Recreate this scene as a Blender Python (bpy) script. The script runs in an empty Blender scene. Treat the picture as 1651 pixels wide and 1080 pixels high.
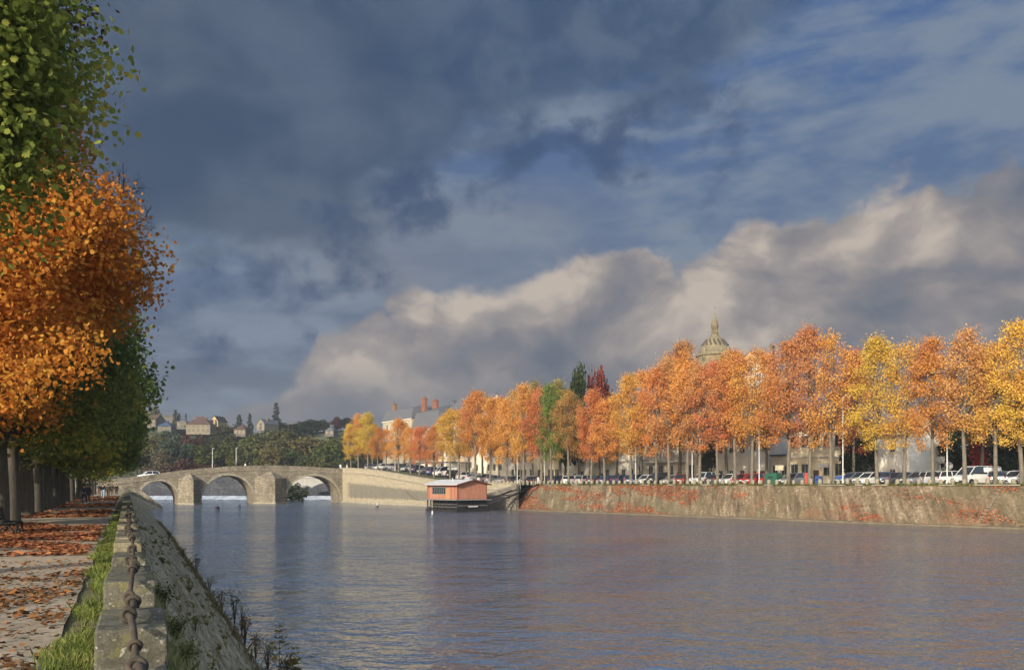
import bpy, bmesh, math, random
import numpy as np
from mathutils import Vector, Matrix

rnd = random.Random(11)
rng = np.random.default_rng(11)
SC = bpy.context.scene
COL = SC.collection
PI = math.pi
def R(d): return math.radians(d)

# ------------------------------------------------------------------ camera and frames
F = 1400.0            # focal length in photo pixels (1651 wide)
HZ = 780.0            # horizon row
EYE = 4.8             # eye height above the water
cam_d = bpy.data.cameras.new("camera")
cam = bpy.data.objects.new("camera", cam_d); COL.objects.link(cam)
cam.location = (0, 0, EYE); cam.rotation_euler = (R(90), 0, 0)
cam_d.sensor_width = 36; cam_d.lens = 36 * F / 1651
cam_d.shift_y = (HZ - 540) / 1651
cam_d.clip_start = 0.1; cam_d.clip_end = 9000
SC.camera = cam

def P(u, v, d):                     # photo pixel at a distance -> world
    return Vector(((u - 825.5) / F * d, d, EYE - (v - HZ) / F * d))
def zat(v, d): return EYE - (v - HZ) / F * d
A = math.atan2(621, 1400)           # left bank direction
DL = Vector((-math.sin(A), math.cos(A), 0)); NL = Vector((math.cos(A), math.sin(A), 0))
PATH = 3.05
def L(s, t, z=PATH): return DL * s + NL * t + Vector((0, 0, z))

# right bank waterline: bridge abutment -> bend -> near end (extended)
BR = Vector((-44.0, 226.0, 0)); W2 = Vector((3.85, 156.3, 0)); W1 = Vector((54.3, 92.05, 0))
E1 = (W2 - BR).normalized(); E2 = (W1 - W2).normalized(); Q1 = (W2 - BR).length
def n_of(e): return Vector((-e.y, e.x, 0))
N1 = n_of(E1); N2 = n_of(E2)        # away from the river
def bank_frame(q):
    k = min(1, max(0, (q - Q1 + 12) / 24))
    e = (E1 * (1 - k) + E2 * k).normalized()
    return e, n_of(e)
def zq(q):                          # quay level along the bank
    k = min(1, max(0, (66 - q) / 66)); k = k * k * (3 - 2 * k) if k < 1 else 1
    return 4.6 + 3.9 * k
def RB(q, w, z=None):
    p = BR + E1 * q if q < Q1 else W2 + E2 * (q - Q1)
    e, n = bank_frame(q)
    p = p + n * w
    return Vector((p.x, p.y, zq(q) if z is None else z))
def u_of(p): return 825.5 + F * p.x / p.y
def v_of(p): return HZ - F * (p.z - EYE) / p.y
def q_at(u, w):
    a, b = -40.0, 215.0
    for _ in range(50):
        m = (a + b) / 2
        pt = RB(m, w)
        if pt.y < 5 or u_of(pt) > u: b = m
        else: a = m
    return (a + b) / 2

# ------------------------------------------------------------------ mesh builder
class MB:
    def __init__(s): s.v = []; s.f = []; s.m = []; s.sm = []
    def add(s, vs, fs, m=0, sm=False):
        o = len(s.v); s.v += [tuple(p) for p in vs]
        for f in fs: s.f.append([i + o for i in f]); s.m.append(m); s.sm.append(sm)
        return s
    def box(s, c, d, m=0, rz=0, top=1.0):
        x, y, z = d[0] / 2, d[1] / 2, d[2] / 2; vs = []
        cs, sn = math.cos(rz), math.sin(rz)
        for k, zz in ((1, -z), (top, z)):
            for a, b in ((-x, -y), (x, -y), (x, y), (-x, y)):
                a *= k; b *= k
                vs.append((c[0] + a * cs - b * sn, c[1] + a * sn + b * cs, c[2] + zz))
        return s.add(vs, [(3, 2, 1, 0), (4, 5, 6, 7), (0, 1, 5, 4), (1, 2, 6, 5), (2, 3, 7, 6), (3, 0, 4, 7)], m)
    def b2(s, lo, hi, m=0):
        return s.box([(a + b) / 2 for a, b in zip(lo, hi)], [b - a for a, b in zip(lo, hi)], m)
    def tube(s, pts, rad, n=8, m=0, cap=True, sm=True):
        pts = [Vector(p) for p in pts]; vs = []; fs = []
        if not isinstance(rad, (list, tuple)): rad = [rad] * len(pts)
        up = None
        for i, p in enumerate(pts):
            t = (pts[min(i + 1, len(pts) - 1)] - pts[max(i - 1, 0)])
            t = t.normalized() if t.length > 1e-9 else Vector((0, 0, 1))
            if up is None:
                up = t.cross(Vector((1, 0, 0)) if abs(t.x) < .8 else Vector((0, 1, 0))).normalized()
            up = (up - t * up.dot(t)).normalized(); bi = t.cross(up)
            for k in range(n):
                a = 2 * PI * k / n
                vs.append(p + (up * math.cos(a) + bi * math.sin(a)) * rad[i])
        for i in range(len(pts) - 1):
            for k in range(n):
                fs.append((i * n + k, i * n + (k + 1) % n, (i + 1) * n + (k + 1) % n, (i + 1) * n + k))
        if cap:
            fs.append(tuple(range(n - 1, -1, -1))); fs.append(tuple((len(pts) - 1) * n + k for k in range(n)))
        return s.add(vs, fs, m, sm)
    def lathe(s, prof, n=16, m=0, c=(0, 0), sm=True, ph=0):
        vs = []; fs = []
        for r, z in prof:
            for k in range(n):
                a = 2 * PI * k / n + ph; vs.append((c[0] + r * math.cos(a), c[1] + r * math.sin(a), z))
        for i in range(len(prof) - 1):
            for k in range(n):
                fs.append((i * n + k, i * n + (k + 1) % n, (i + 1) * n + (k + 1) % n, (i + 1) * n + k))
        fs.append(tuple(range(n - 1, -1, -1))); fs.append(tuple((len(prof) - 1) * n + k for k in range(n)))
        return s.add(vs, fs, m, sm)
    def torus(s, c, ax, R0, r0, n=16, k=8, m=0):
        ax = Vector(ax).normalized(); u = ax.orthogonal().normalized(); w = ax.cross(u); c = Vector(c); vs = []; fs = []
        for i in range(n):
            a = 2 * PI * i / n; d = u * math.cos(a) + w * math.sin(a)
            for j in range(k):
                b = 2 * PI * j / k; vs.append(c + d * (R0 + r0 * math.cos(b)) + ax * r0 * math.sin(b))
        for i in range(n):
            for j in range(k):
                fs.append((i * k + j, ((i + 1) % n) * k + j, ((i + 1) % n) * k + (j + 1) % k, i * k + (j + 1) % k))
        return s.add(vs, fs, m, True)
    def prism(s, poly, axis_lo, axis_hi, m=0):       # poly in xz, extruded along y
        n = len(poly)
        vs = [(x, axis_lo, z) for x, z in poly] + [(x, axis_hi, z) for x, z in poly]
        fs = [tuple(range(n)), tuple(range(2 * n - 1, n - 1, -1))]
        fs += [((i + 1) % n, i, n + i, n + (i + 1) % n) for i in range(n)]
        return s.add(vs, fs, m)
    def mesh(s, name, mats):
        me = bpy.data.meshes.new(name); me.from_pydata(s.v, [], s.f)
        for m in (mats if isinstance(mats, (list, tuple)) else [mats]): me.materials.append(m)
        me.polygons.foreach_set("material_index", s.m); me.polygons.foreach_set("use_smooth", s.sm)
        me.update(); return me
    def build(s, name, mats, parent=None, loc=None, rz=None, bevel=0):
        o = bpy.data.objects.new(name, s.mesh(name, mats)); COL.objects.link(o)
        if parent: o.parent = parent
        if loc is not None: o.location = loc
        if rz is not None: o.rotation_euler[2] = rz
        if bevel:
            b = o.modifiers.new("edge", "BEVEL"); b.width = bevel; b.segments = 2; b.limit_method = 'ANGLE'
        return o

def np_mesh(name, verts, loops, sizes, mat, smooth=False):
    me = bpy.data.meshes.new(name)
    me.vertices.add(len(verts)); me.vertices.foreach_set("co", np.ascontiguousarray(verts, dtype=np.float32).ravel())
    me.loops.add(len(loops)); me.loops.foreach_set("vertex_index", np.ascontiguousarray(loops, dtype=np.int32))
    st = np.concatenate([[0], np.cumsum(sizes)[:-1]]).astype(np.int32)
    me.polygons.add(len(sizes)); me.polygons.foreach_set("loop_start", st)
    if smooth: me.polygons.foreach_set("use_smooth", np.ones(len(sizes), bool))
    me.update(calc_edges=True); me.validate()
    for m in (mat if isinstance(mat, (list, tuple)) else [mat]): me.materials.append(m)
    return me
def link(name, me, parent=None, loc=None, rz=None):
    o = bpy.data.objects.new(name, me); COL.objects.link(o)
    if parent: o.parent = parent
    if loc is not None: o.location = loc
    if rz is not None: o.rotation_euler[2] = rz
    return o
def tag(o, label=None, cat=None, group=None, kind=None):
    if label: o['label'] = label
    if cat: o['category'] = cat
    if group: o['group'] = group
    if kind: o['kind'] = kind
    return o
def thing(name, label, cat, loc=(0, 0, 0), rz=0, group=None):
    o = bpy.data.objects.new(name, None); COL.objects.link(o); o.empty_display_size = .3
    o.location = loc; o.rotation_euler = (0, 0, rz)
    return tag(o, label, cat, group)
def dup(root, loc, rz, label, group=None, scale=None):
    r = root.copy(); COL.objects.link(r); r.location = loc; r.rotation_euler = (0, 0, rz)
    r['label'] = label
    if group: r['group'] = group
    if scale: r.scale = scale
    for ch in list(root.children):
        c = ch.copy(); COL.objects.link(c); c.parent = r
        for g in ch.children:
            d = g.copy(); COL.objects.link(d); d.parent = c
    return r
ONES = "first second third fourth fifth sixth seventh eighth ninth tenth eleventh twelfth thirteenth fourteenth fifteenth sixteenth seventeenth eighteenth nineteenth".split()
TENS = {20: "twent", 30: "thirt", 40: "fort", 50: "fift", 60: "sixt", 70: "sevent"}
def nth(k):
    if k < 20: return ONES[k - 1]
    t = k // 10 * 10
    return TENS[t] + "ieth" if k % 10 == 0 else TENS[t] + "y-" + ONES[k % 10 - 1]

# ------------------------------------------------------------------ materials
def srgb(r, g, b):
    f = lambda c: c / 12.92 if c <= .04045 else ((c + .055) / 1.055) ** 2.4
    return (f(r / 255), f(g / 255), f(b / 255), 1)
class NT:
    """small helper for writing node trees"""
    def __init__(s, tree): s.t = tree; s.n = tree.nodes; s.l = tree.links
    def new(s, typ, **kw):
        n = s.n.new(typ)
        for k, v in kw.items(): setattr(n, k, v)
        return n
    def put(s, sock, v):
        if hasattr(v, "is_linked"): s.l.new(v, sock)
        elif v is not None: sock.default_value = v
    def math(s, op, a, b=None, c=None, clamp=False):
        n = s.new("ShaderNodeMath", operation=op, use_clamp=clamp)
        for i, x in enumerate((a, b, c)):
            if x is not None: s.put(n.inputs[i], x)
        return n.outputs[0]
    def mix(s, fac, a, b, blend='MIX'):
        n = s.new("ShaderNodeMix", data_type='RGBA', blend_type=blend)
        s.put(n.inputs[0], fac); s.put(n.inputs[6], a); s.put(n.inputs[7], b)
        return n.outputs[2]
    def ramp(s, fac, stops, interp='LINEAR'):
        n = s.new("ShaderNodeValToRGB"); r = n.color_ramp; r.interpolation = interp
        while len(r.elements) < len(stops): r.elements.new(.5)
        for e, (p, c) in zip(r.elements, stops):
            e.position = p; e.color = c if len(c) == 4 else (*c, 1)
        s.put(n.inputs[0], fac); return n.outputs[0]
    def step(s, x, a, b):
        n = s.new("ShaderNodeMapRange", interpolation_type='SMOOTHSTEP')
        s.put(n.inputs[0], x); s.put(n.inputs[1], a); s.put(n.inputs[2], b); return n.outputs[0]
    def noise(s, vec, scale, detail=4, rough=.55, dist=0, col=False):
        n = s.new("ShaderNodeTexNoise"); n.noise_dimensions = getattr(s, "dims", "3D"); n.inputs["Scale"].default_value = scale
        n.inputs["Detail"].default_value = detail; n.inputs["Roughness"].default_value = rough
        n.inputs["Distortion"].default_value = dist
        if vec is not None: s.l.new(vec, n.inputs["Vector"])
        return n.outputs["Color" if col else "Fac"]
    def vscale(s, vec, sc, rot=None, loc=None):
        n = s.new("ShaderNodeMapping"); s.l.new(vec, n.inputs[0]); n.inputs[3].default_value = sc
        if rot: n.inputs[2].default_value = rot
        if loc: n.inputs[1].default_value = loc
        return n.outputs[0]
    def bump(s, h, strength, dist, nrm=None):
        n = s.new("ShaderNodeBump"); s.put(n.inputs["Height"], h)
        n.inputs["Strength"].default_value = strength; n.inputs["Distance"].default_value = dist
        if nrm is not None: s.l.new(nrm, n.inputs["Normal"])
        return n.outputs[0]
def material(name):
    m = bpy.data.materials.new(name); m.use_nodes = True; t = NT(m.node_tree)
    b = t.n["Principled BSDF"]; b.inputs["Specular IOR Level"].default_value = .3
    return m, t, b
def coord(t, kind="Object"):
    return t.new("ShaderNodeTexCoord").outputs[kind]
def world_pos(t): return t.new("ShaderNodeNewGeometry").outputs["Position"]
def plain(name, c, rough=.7, var=.25, scale=3.0, metal=0, bump=0, stretch=(1, 1, 1), bdist=.02):
    """a colour with weathering noise"""
    m, t, b = material(name); v = t.vscale(coord(t), stretch)
    n = t.noise(v, scale, 5, .6); n2 = t.noise(v, scale * 7, 3, .6)
    k = t.math('ADD', t.math('MULTIPLY', n, .7), t.math('MULTIPLY', n2, .3))
    lo = tuple(x * (1 - var) for x in c[:3]) + (1,); hi = tuple(min(1, x * (1 + var)) for x in c[:3]) + (1,)
    t.put(b.inputs["Base Color"], t.ramp(k, [(.3, lo), (.7, hi)])); b.inputs["Roughness"].default_value = rough
    b.inputs["Metallic"].default_value = metal
    if bump: t.put(b.inputs["Normal"], t.bump(k, bump, bdist))
    return m
def glass(name, c=(.02, .025, .03, 1)):
    m, t, b = material(name); b.inputs["Base Color"].default_value = c
    b.inputs["Roughness"].default_value = .08; b.inputs["Specular IOR Level"].default_value = .6
    return m
def masonry(name, c1, c2, mortar, sx, sz, stain=.5, bump=.6):
    """rubble or coursed stone: cell colours, joints, damp stains"""
    m, t, b = material(name); c = coord(t)
    nz = t.new("ShaderNodeVectorMath", operation='SCALE'); t.put(nz.inputs[0], t.noise(c, 1.2, 2, .5, col=True)); nz.inputs[3].default_value = .25
    ad = t.new("ShaderNodeVectorMath", operation='ADD'); t.l.new(c, ad.inputs[0]); t.l.new(nz.outputs[0], ad.inputs[1])
    v = t.vscale(ad.outputs[0], (sx, sx, sz))
    vo = t.new("ShaderNodeTexVoronoi"); t.l.new(v, vo.inputs["Vector"]); vo.inputs["Scale"].default_value = 1
    ve = t.new("ShaderNodeTexVoronoi", feature='DISTANCE_TO_EDGE'); t.l.new(v, ve.inputs["Vector"]); ve.inputs["Scale"].default_value = 1
    bw = t.new("ShaderNodeSeparateColor"); t.l.new(vo.outputs["Color"], bw.inputs[0])
    fine = t.noise(c, 9, 4, .65)
    k = t.math('ADD', t.math('MULTIPLY', bw.outputs[0], .65), t.math('MULTIPLY', fine, .35))
    col = t.mix(k, c1, c2)
    j = t.step(ve.outputs["Distance"], .02, .09)
    col = t.mix(j, mortar, col)
    st = t.step(t.noise(t.vscale(c, (.35, .35, .12)), 1.0, 6, .65), .45, .72)
    col = t.mix(t.math('MULTIPLY', st, stain), col, tuple(x * .32 for x in c1[:3]) + (1,))
    t.put(b.inputs["Base Color"], col); b.inputs["Roughness"].default_value = .9
    h = t.math('ADD', t.math('MULTIPLY', j, .6), t.math('MULTIPLY', fine, .5))
    t.put(b.inputs["Normal"], t.bump(h, bump, .06))
    return m
def leafmat(name, stops, nscale=.35, use_obj=False, trans=.35, wn=.6):
    """leaves: hue from clump-sized noise and a per-leaf random, light passing through the blade"""
    m = bpy.data.materials.new(name); m.use_nodes = True; t = NT(m.node_tree); t.n.remove(t.n["Principled BSDF"])
    g = t.new("ShaderNodeNewGeometry"); oi = t.new("ShaderNodeObjectInfo")
    w4 = t.new("ShaderNodeTexNoise", noise_dimensions='4D'); t.l.new(coord(t), w4.inputs["Vector"])
    t.put(w4.inputs["W"], t.math('MULTIPLY', oi.outputs["Random"], 50)); w4.inputs["Scale"].default_value = nscale; w4.inputs["Detail"].default_value = 3
    nn = t.math('MULTIPLY_ADD', t.math('SUBTRACT', w4.outputs["Fac"], .5), 2.0, .5)
    k = t.math('ADD', t.math('MULTIPLY', nn, wn), t.math('MULTIPLY', g.outputs["Random Per Island"], 1 - wn), clamp=True)
    col = t.ramp(k, stops)
    if use_obj: col = t.mix(1.0, oi.outputs["Color"], col, 'MULTIPLY')
    d = t.new("ShaderNodeBsdfDiffuse"); t.l.new(col, d.inputs[0])
    tr = t.new("ShaderNodeBsdfTranslucent"); t.l.new(col, tr.inputs[0])
    mx = t.new("ShaderNodeMixShader"); mx.inputs[0].default_value = trans
    t.l.new(d.outputs[0], mx.inputs[1]); t.l.new(tr.outputs[0], mx.inputs[2])
    t.l.new(mx.outputs[0], t.n["Material Output"].inputs[0])
    return m
# ------------------------------------------------------------------ light and sky
SUN_EL, SUN_AZ = R(19), R(207)       # azimuth clockwise from +Y: behind the camera, to its left
w = bpy.data.worlds.new("World"); SC.world = w; w.use_nodes = True
t = NT(w.node_tree); t.dims = "2D"; bg = t.n["Background"]
sky = t.new("ShaderNodeTexSky", sky_type='NISHITA'); sky.sun_disc = False
sky.sun_elevation = SUN_EL; sky.sun_rotation = SUN_AZ; sky.air_density = 1.0; sky.dust_density = 1.5
BGS = .15
EXPO = 1.0
gen = coord(t, "Generated")
sp = t.new("ShaderNodeSeparateXYZ"); t.l.new(gen, sp.inputs[0])
dx, dy, dz = sp.outputs
AZ = t.math('ARCTAN2', dx, dy); EL = t.math('ARCSINE', dz)
cb = t.new("ShaderNodeCombineXYZ"); t.put(cb.inputs[0], AZ); t.put(cb.inputs[1], EL); AE = cb.outputs[0]
def azel(u, v):
    a = math.atan((u - 825.5) / F); return a, math.atan((HZ - v) / F * math.cos(a))
def curve_of_az(pts):                # pts in photo pixels -> elevation as a function of azimuth
    n = t.new("ShaderNodeFloatCurve"); c = n.mapping.curves[0]
    ps = sorted(azel(u, v) for u, v in pts)
    xs = [((a + .8) / 1.6, e) for a, e in ps]
    while len(c.points) < len(xs): c.points.new(.5, .5)
    for p, (x, y) in zip(c.points, xs): p.location = (x, y); p.handle_type = 'AUTO_CLAMPED'
    n.mapping.update()
    t.put(n.inputs["Value"], t.math('MULTIPLY_ADD', AZ, 1 / 1.6, .5)); return n.outputs[0]
def ctr(x, k): return t.math('MULTIPLY', t.math('SUBTRACT', x, .5), k)
def lin(c, k=1.0): c = srgb(*c); return (c[0] * k, c[1] * k, c[2] * k, 1)
tilt = t.vscale(AE, (1, 1.5, 1), rot=(0, 0, R(-16)))
big = t.noise(tilt, 3.0, 3, .5)
med = t.noise(tilt, 7.0, 6, .52, .05)
fin = t.noise(t.vscale(AE, (1, 1.25, 1), rot=(0, 0, R(-18)), loc=(3.1, 1.7, 0)), 13.0, 7, .54, .08)
soft = t.noise(t.vscale(AE, (1, 1.2, 1), rot=(0, 0, R(-20)), loc=(.4, 2.2, 0)), 9.0, 6, .52, .15)
lit = t.noise(t.vscale(AE, (1, 1.2, 1), rot=(0, 0, R(-20)), loc=(.4 + .02, 2.2 - .03, 0)), 9.0, 6, .52, .15)
wisp = t.noise(t.vscale(AE, (1, 3.2, 1), rot=(0, 0, R(-12))), 6.0, 7, .55, .1)
# blue behind everything, deeper overhead, grey-blue at the horizon
base = t.ramp(t.math('MULTIPLY', EL, 1 / .6), [(0, lin((98, 108, 122))), (.18, lin((96, 108, 126))), (.42, lin((92, 112, 142))), (.72, lin((74, 104, 150))), (1, lin((58, 94, 152)))])
# thin veils over the blue
veil = t.math('MULTIPLY', t.step(wisp, .34, .66), .9)
base = t.mix(veil, base, lin((124, 138, 156)))
pz = t.math('MULTIPLY', t.math('MULTIPLY', t.step(AZ, -.34, -.2), t.step(AZ, .22, -.02)), t.math('MULTIPLY', t.step(EL, .18, .23), t.step(EL, .36, .29)))
base = t.mix(t.math('MULTIPLY', pz, t.math('MULTIPLY_ADD', med, .9, .05)), base, lin((124, 130, 142)))
# pale patch left of centre, between the dark deck and the bank of cumulus
# dark slate deck: upper left, with fingers reaching right
B = curve_of_az([(-800, 470), (0, 470), (300, 440), (450, 420), (560, 400), (650, 345), (760, 275), (860, 225), (1000, 190), (1150, 120), (1300, 0), (1651, -500), (2400, -900)])
ed = t.math('ADD', t.math('SUBTRACT', EL, B), t.math('ADD', ctr(med, .22), ctr(fin, .10)))
deck = t.step(ed, -.035, .06)
dcol = t.mix(t.step(med, .35, .7), lin((58, 77, 102)), lin((84, 98, 119)))
dcol = t.mix(t.step(AZ, -.45, .35), dcol, t.mix(t.step(fin, .35, .65), lin((56, 80, 114)), lin((86, 105, 130))))
base = t.mix(t.math('MULTIPLY', deck, .93), base, dcol)
# second set of dark fingers in the middle
B2 = curve_of_az([(-800, 700), (300, 500), (600, 380), (700, 330), (830, 265), (1000, 225), (1150, 210), (1300, 220), (1500, 200), (2400, 100)])
e2 = t.math('SUBTRACT', .06, t.math('ABSOLUTE', t.math('SUBTRACT', EL, B2)))
f2 = t.math('MULTIPLY', t.step(t.math('ADD', e2, ctr(fin, .55)), .0, .15), t.step(AZ, .38, .2))
base = t.mix(t.math('MULTIPLY', f2, .8), base, lin((56, 78, 112)))
# bank of cumulus climbing to the right, lit from the left
T = curve_of_az([(-800, 760), (100, 730), (330, 670), (430, 640), (480, 615), (535, 540), (640, 505), (760, 470), (880, 428), (1000, 410), (1100, 396), (1200, 372), (1320, 345), (1420, 312), (1540, 282), (1700, 265), (2400, 200)])
wp = t.new("ShaderNodeVectorMath", operation='SCALE'); t.l.new(t.noise(AE, 6.0, 4, .55, col=True), wp.inputs[0]); wp.inputs[3].default_value = .085
AW_ = t.new("ShaderNodeVectorMath", operation='ADD'); t.l.new(AE, AW_.inputs[0]); t.l.new(wp.outputs[0], AW_.inputs[1])
def puff(off, scale, det, sc=(1, 1.25, 1)):
    v = t.new("ShaderNodeTexVoronoi", feature='F1', voronoi_dimensions='2D'); v.normalize = True
    t.l.new(t.vscale(AW_.outputs[0], sc, rot=(0, 0, R(-14)), loc=(off[0], off[1], 0)), v.inputs["Vector"])
    v.inputs["Scale"].default_value = scale; v.inputs["Detail"].default_value = det; v.inputs["Roughness"].default_value = .5; v.inputs["Lacunarity"].default_value = 2.4
    d_ = v.outputs["Distance"]
    return t.math('SUBTRACT', 1.0, t.math('MULTIPLY', d_, d_))
p0 = puff((0, 0), 7.0, 2.6); p1 = puff((.012, -.026), 7.0, 2.0)
body = t.noise(t.vscale(AW_.outputs[0], (1, 1.8, 1), rot=(0, 0, R(-20)), loc=(5, 1, 0)), 5.5, 5, .5)
hh = t.math('ADD', t.math('SUBTRACT', T, EL), t.math('ADD', ctr(med, .07), t.math('MULTIPLY', t.math('SUBTRACT', p0, .88), .19)))
cum = t.step(hh, -.004, t.math('MULTIPLY_ADD', body, .04, -.004))
relp = t.math('MULTIPLY', t.math('SUBTRACT', p0, p1), .9)
depth = t.step(hh, .02, .15)
sh = t.math('ADD', t.math('SUBTRACT', .76, t.math('MULTIPLY', depth, .26)), t.math('ADD', relp, t.math('ADD', t.math('MULTIPLY', t.math('SUBTRACT', p0, .85), .7), t.math('ADD', ctr(body, 2.1), ctr(fin, .4)))), clamp=True)
ccol = t.ramp(sh, [(0, lin((80, 92, 110))), (.25, lin((102, 108, 119))), (.55, lin((132, 129, 133))), (.8, lin((160, 152, 148))), (1, lin((192, 180, 168)))])
low = t.math('MAXIMUM', t.step(EL, .16, .07), t.step(AZ, -.20, -.30))
ccol = t.mix(t.math('MULTIPLY', low, .8), ccol, t.mix(t.step(wisp, .3, .7), lin((86, 98, 116)), lin((112, 114, 123))))
sky_c = t.mix(t.math('MULTIPLY', cum, t.math('MULTIPLY_ADD', t.step(body, .3, .5), .2, .78)), base, ccol)
sc = t.new("ShaderNodeVectorMath", operation='SCALE'); t.l.new(sky_c, sc.inputs[0]); sc.inputs[3].default_value = 1 / BGS / 2 ** EXPO
# the clearer sky behind the camera and overhead
back = t.math('MAXIMUM', t.step(dy, .25, -.25), t.step(EL, .62, .95))
t.l.new(t.mix(back, sc.outputs[0], sky.outputs[0]), bg.inputs[0]); bg.inputs[1].default_value = BGS

sd = Vector((math.sin(SUN_AZ) * math.cos(SUN_EL), math.cos(SUN_AZ) * math.cos(SUN_EL), math.sin(SUN_EL)))
ld = bpy.data.lights.new("sun", 'SUN'); ld.energy = 2.55; ld.angle = R(.6); ld.color = (1, .91, .77)
lo = bpy.data.objects.new("sun", ld); COL.objects.link(lo); lo.rotation_euler = sd.to_track_quat('Z', 'Y').to_euler()
SC.view_settings.view_transform = 'Standard'; SC.view_settings.look = 'None'; SC.view_settings.exposure = EXPO
SC.cycles.max_bounces = 6; SC.cycles.diffuse_bounces = 3; SC.cycles.glossy_bounces = 3; SC.cycles.transmission_bounces = 3
SC.cycles.caustics_reflective = False; SC.cycles.caustics_refractive = False

# ------------------------------------------------------------------ terrain, river, banks
def sstep(x, a, b):
    k = np.clip((x - a) / (b - a), 0, 1); return k * k * (3 - 2 * k)
def w_signed(x, y):                 # distance from the right waterline, positive on the quay
    w0 = (x - BR.x) * .985 + (y - BR.y) * .17; w1 = (x - BR.x) * N1.x + (y - BR.y) * N1.y; w1 = np.where(y > 226, w0, w1); w2 = (x - W2.x) * N2.x + (y - W2.y) * N2.y
    return np.where(y > 156, w1, w2)
def q_signed(x, y):
    q1 = (x - BR.x) * E1.x + (y - BR.y) * E1.y; q2 = Q1 + (x - W2.x) * E2.x + (y - W2.y) * E2.y
    return np.where(y > 156, q1, q2)
def hill(x, y):
    r = 31 * sstep(y + .10 * x, 300, 470) + 5 * np.sin(x * .021 + 1) * sstep(y, 330, 480) + 3 * np.sin(x * .05) * sstep(y, 330, 450)
    return 4.2 + np.maximum(r, 0) * (.35 + .65 * sstep(x, 260, 60))
def ground_h(x, y):
    t_ = x * NL.x + y * NL.y; w_ = w_signed(x, y); q_ = q_signed(x, y)
    zqv = 4.6 + 3.9 * sstep(-q_, -66, 0)
    left = np.where(t_ > -3, PATH - .35, PATH - .35)
    left = np.where(t_ > 0, PATH - .5 - 6 * np.clip((t_ + 0) / 6, 0, 1), left)
    right = np.where(w_ < 6.5, -3.0, zqv - .35)
    h = np.where(w_ > 1.5, right, np.where(t_ < 3, left, -3.0))
    k = sstep(y, 262, 300)
    k = np.where(w_ > 6, sstep(y, 250, 330), k)
    inriver = (w_ < 0) & (t_ > 2) & (y < 330)
    k = np.where(inriver, sstep(y, 318, 335), k)
    return h * (1 - k) + hill(x, y) * k
xs = np.concatenate([[-2500, -1500, -900, -600, -450, -350], np.arange(-280, 281, 5.0), [350, 450, 600, 900, 1500, 2500]])
ys = np.concatenate([[-1500, -800, -400, -200, -120], np.arange(-80, 560, 5.0), [600, 700, 900, 1300, 2000, 3000]])
X, Y = np.meshgrid(xs, ys); Z = ground_h(X, Y)
nx, ny = len(xs), len(ys)
idx = np.arange(nx * ny).reshape(ny, nx)
q4 = np.stack([idx[:-1, :-1], idx[:-1, 1:], idx[1:, 1:], idx[1:, :-1]], -1).reshape(-1, 4)
m_terr = plain("hill grass", (.075, .085, .035, 1), .95, .45, .05)
link("ground", np_mesh("ground", np.stack([X, Y, Z], -1).reshape(-1, 3), q4.ravel(), np.full(len(q4), 4), m_terr, True))["kind"] = "structure"

# river: one sheet, wind ripples as bump
m = bpy.data.materials.new("river water"); m.use_nodes = True; t = NT(m.node_tree); t.n.remove(t.n["Principled BSDF"])
pos = world_pos(t)
v1 = t.vscale(pos, (.5, .62, 1), rot=(0, 0, R(-24))); v2 = t.vscale(pos, (1.7, 2.3, 1), rot=(0, 0, R(14))); v3 = t.vscale(pos, (.09, .12, 1), rot=(0, 0, R(-20)))
n1 = t.noise(v1, 1.0, 3, .5, .15); n2 = t.noise(v2, 1.0, 3, .55, .15); n3 = t.noise(v3, 1.0, 3, .5)
patch = t.math('MULTIPLY_ADD', t.step(t.noise(t.vscale(pos, (.5, 1, 1)), .028, 3, .6), .3, .7), .75, .5)
hgt = t.math('MULTIPLY', t.math('ADD', t.math('ADD', t.math('MULTIPLY', n1, 1.0), t.math('MULTIPLY', n2, .42)), t.math('MULTIPLY', n3, 1.6)), patch)
nrm = t.bump(hgt, 1.0, 1.05)
gl = t.new("ShaderNodeBsdfGlossy"); gl.inputs["Color"].default_value = (.97, .99, 1, 1); gl.inputs["Roughness"].default_value = .08; t.l.new(nrm, gl.inputs["Normal"])
df = t.new("ShaderNodeBsdfDiffuse"); df.inputs["Color"].default_value = (.07, .09, .11, 1)
fr = t.new("ShaderNodeFresnel"); fr.inputs["IOR"].default_value = 1.9; t.l.new(nrm, fr.inputs["Normal"])
mr = t.new("ShaderNodeMapRange"); t.l.new(fr.outputs[0], mr.inputs[0]); mr.inputs[1].default_value = 0.08; mr.inputs[2].default_value = .55; mr.inputs[3].default_value = .35; mr.inputs[4].default_value = .97
mx = t.new("ShaderNodeMixShader"); t.l.new(mr.outputs[0], mx.inputs[0]); t.l.new(df.outputs[0], mx.inputs[1]); t.l.new(gl.outputs[0], mx.inputs[2])
t.l.new(mx.outputs[0], t.n["Material Output"].inputs[0])
M_WATER = m
wb = MB().add([(-170, -220, 0), (420, -220, 0), (420, 263, 0), (-170, 263, 0)], [(0, 1, 2, 3)])
wb.build("river", m)["kind"] = "structure"
wb = MB().add([(-190, 266.2, 1.15), (120, 266.2, 1.15), (120, 420, 1.15), (-190, 420, 1.15)], [(0, 1, 2, 3)])
wb.build("upper_river", m)["kind"] = "structure"

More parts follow.
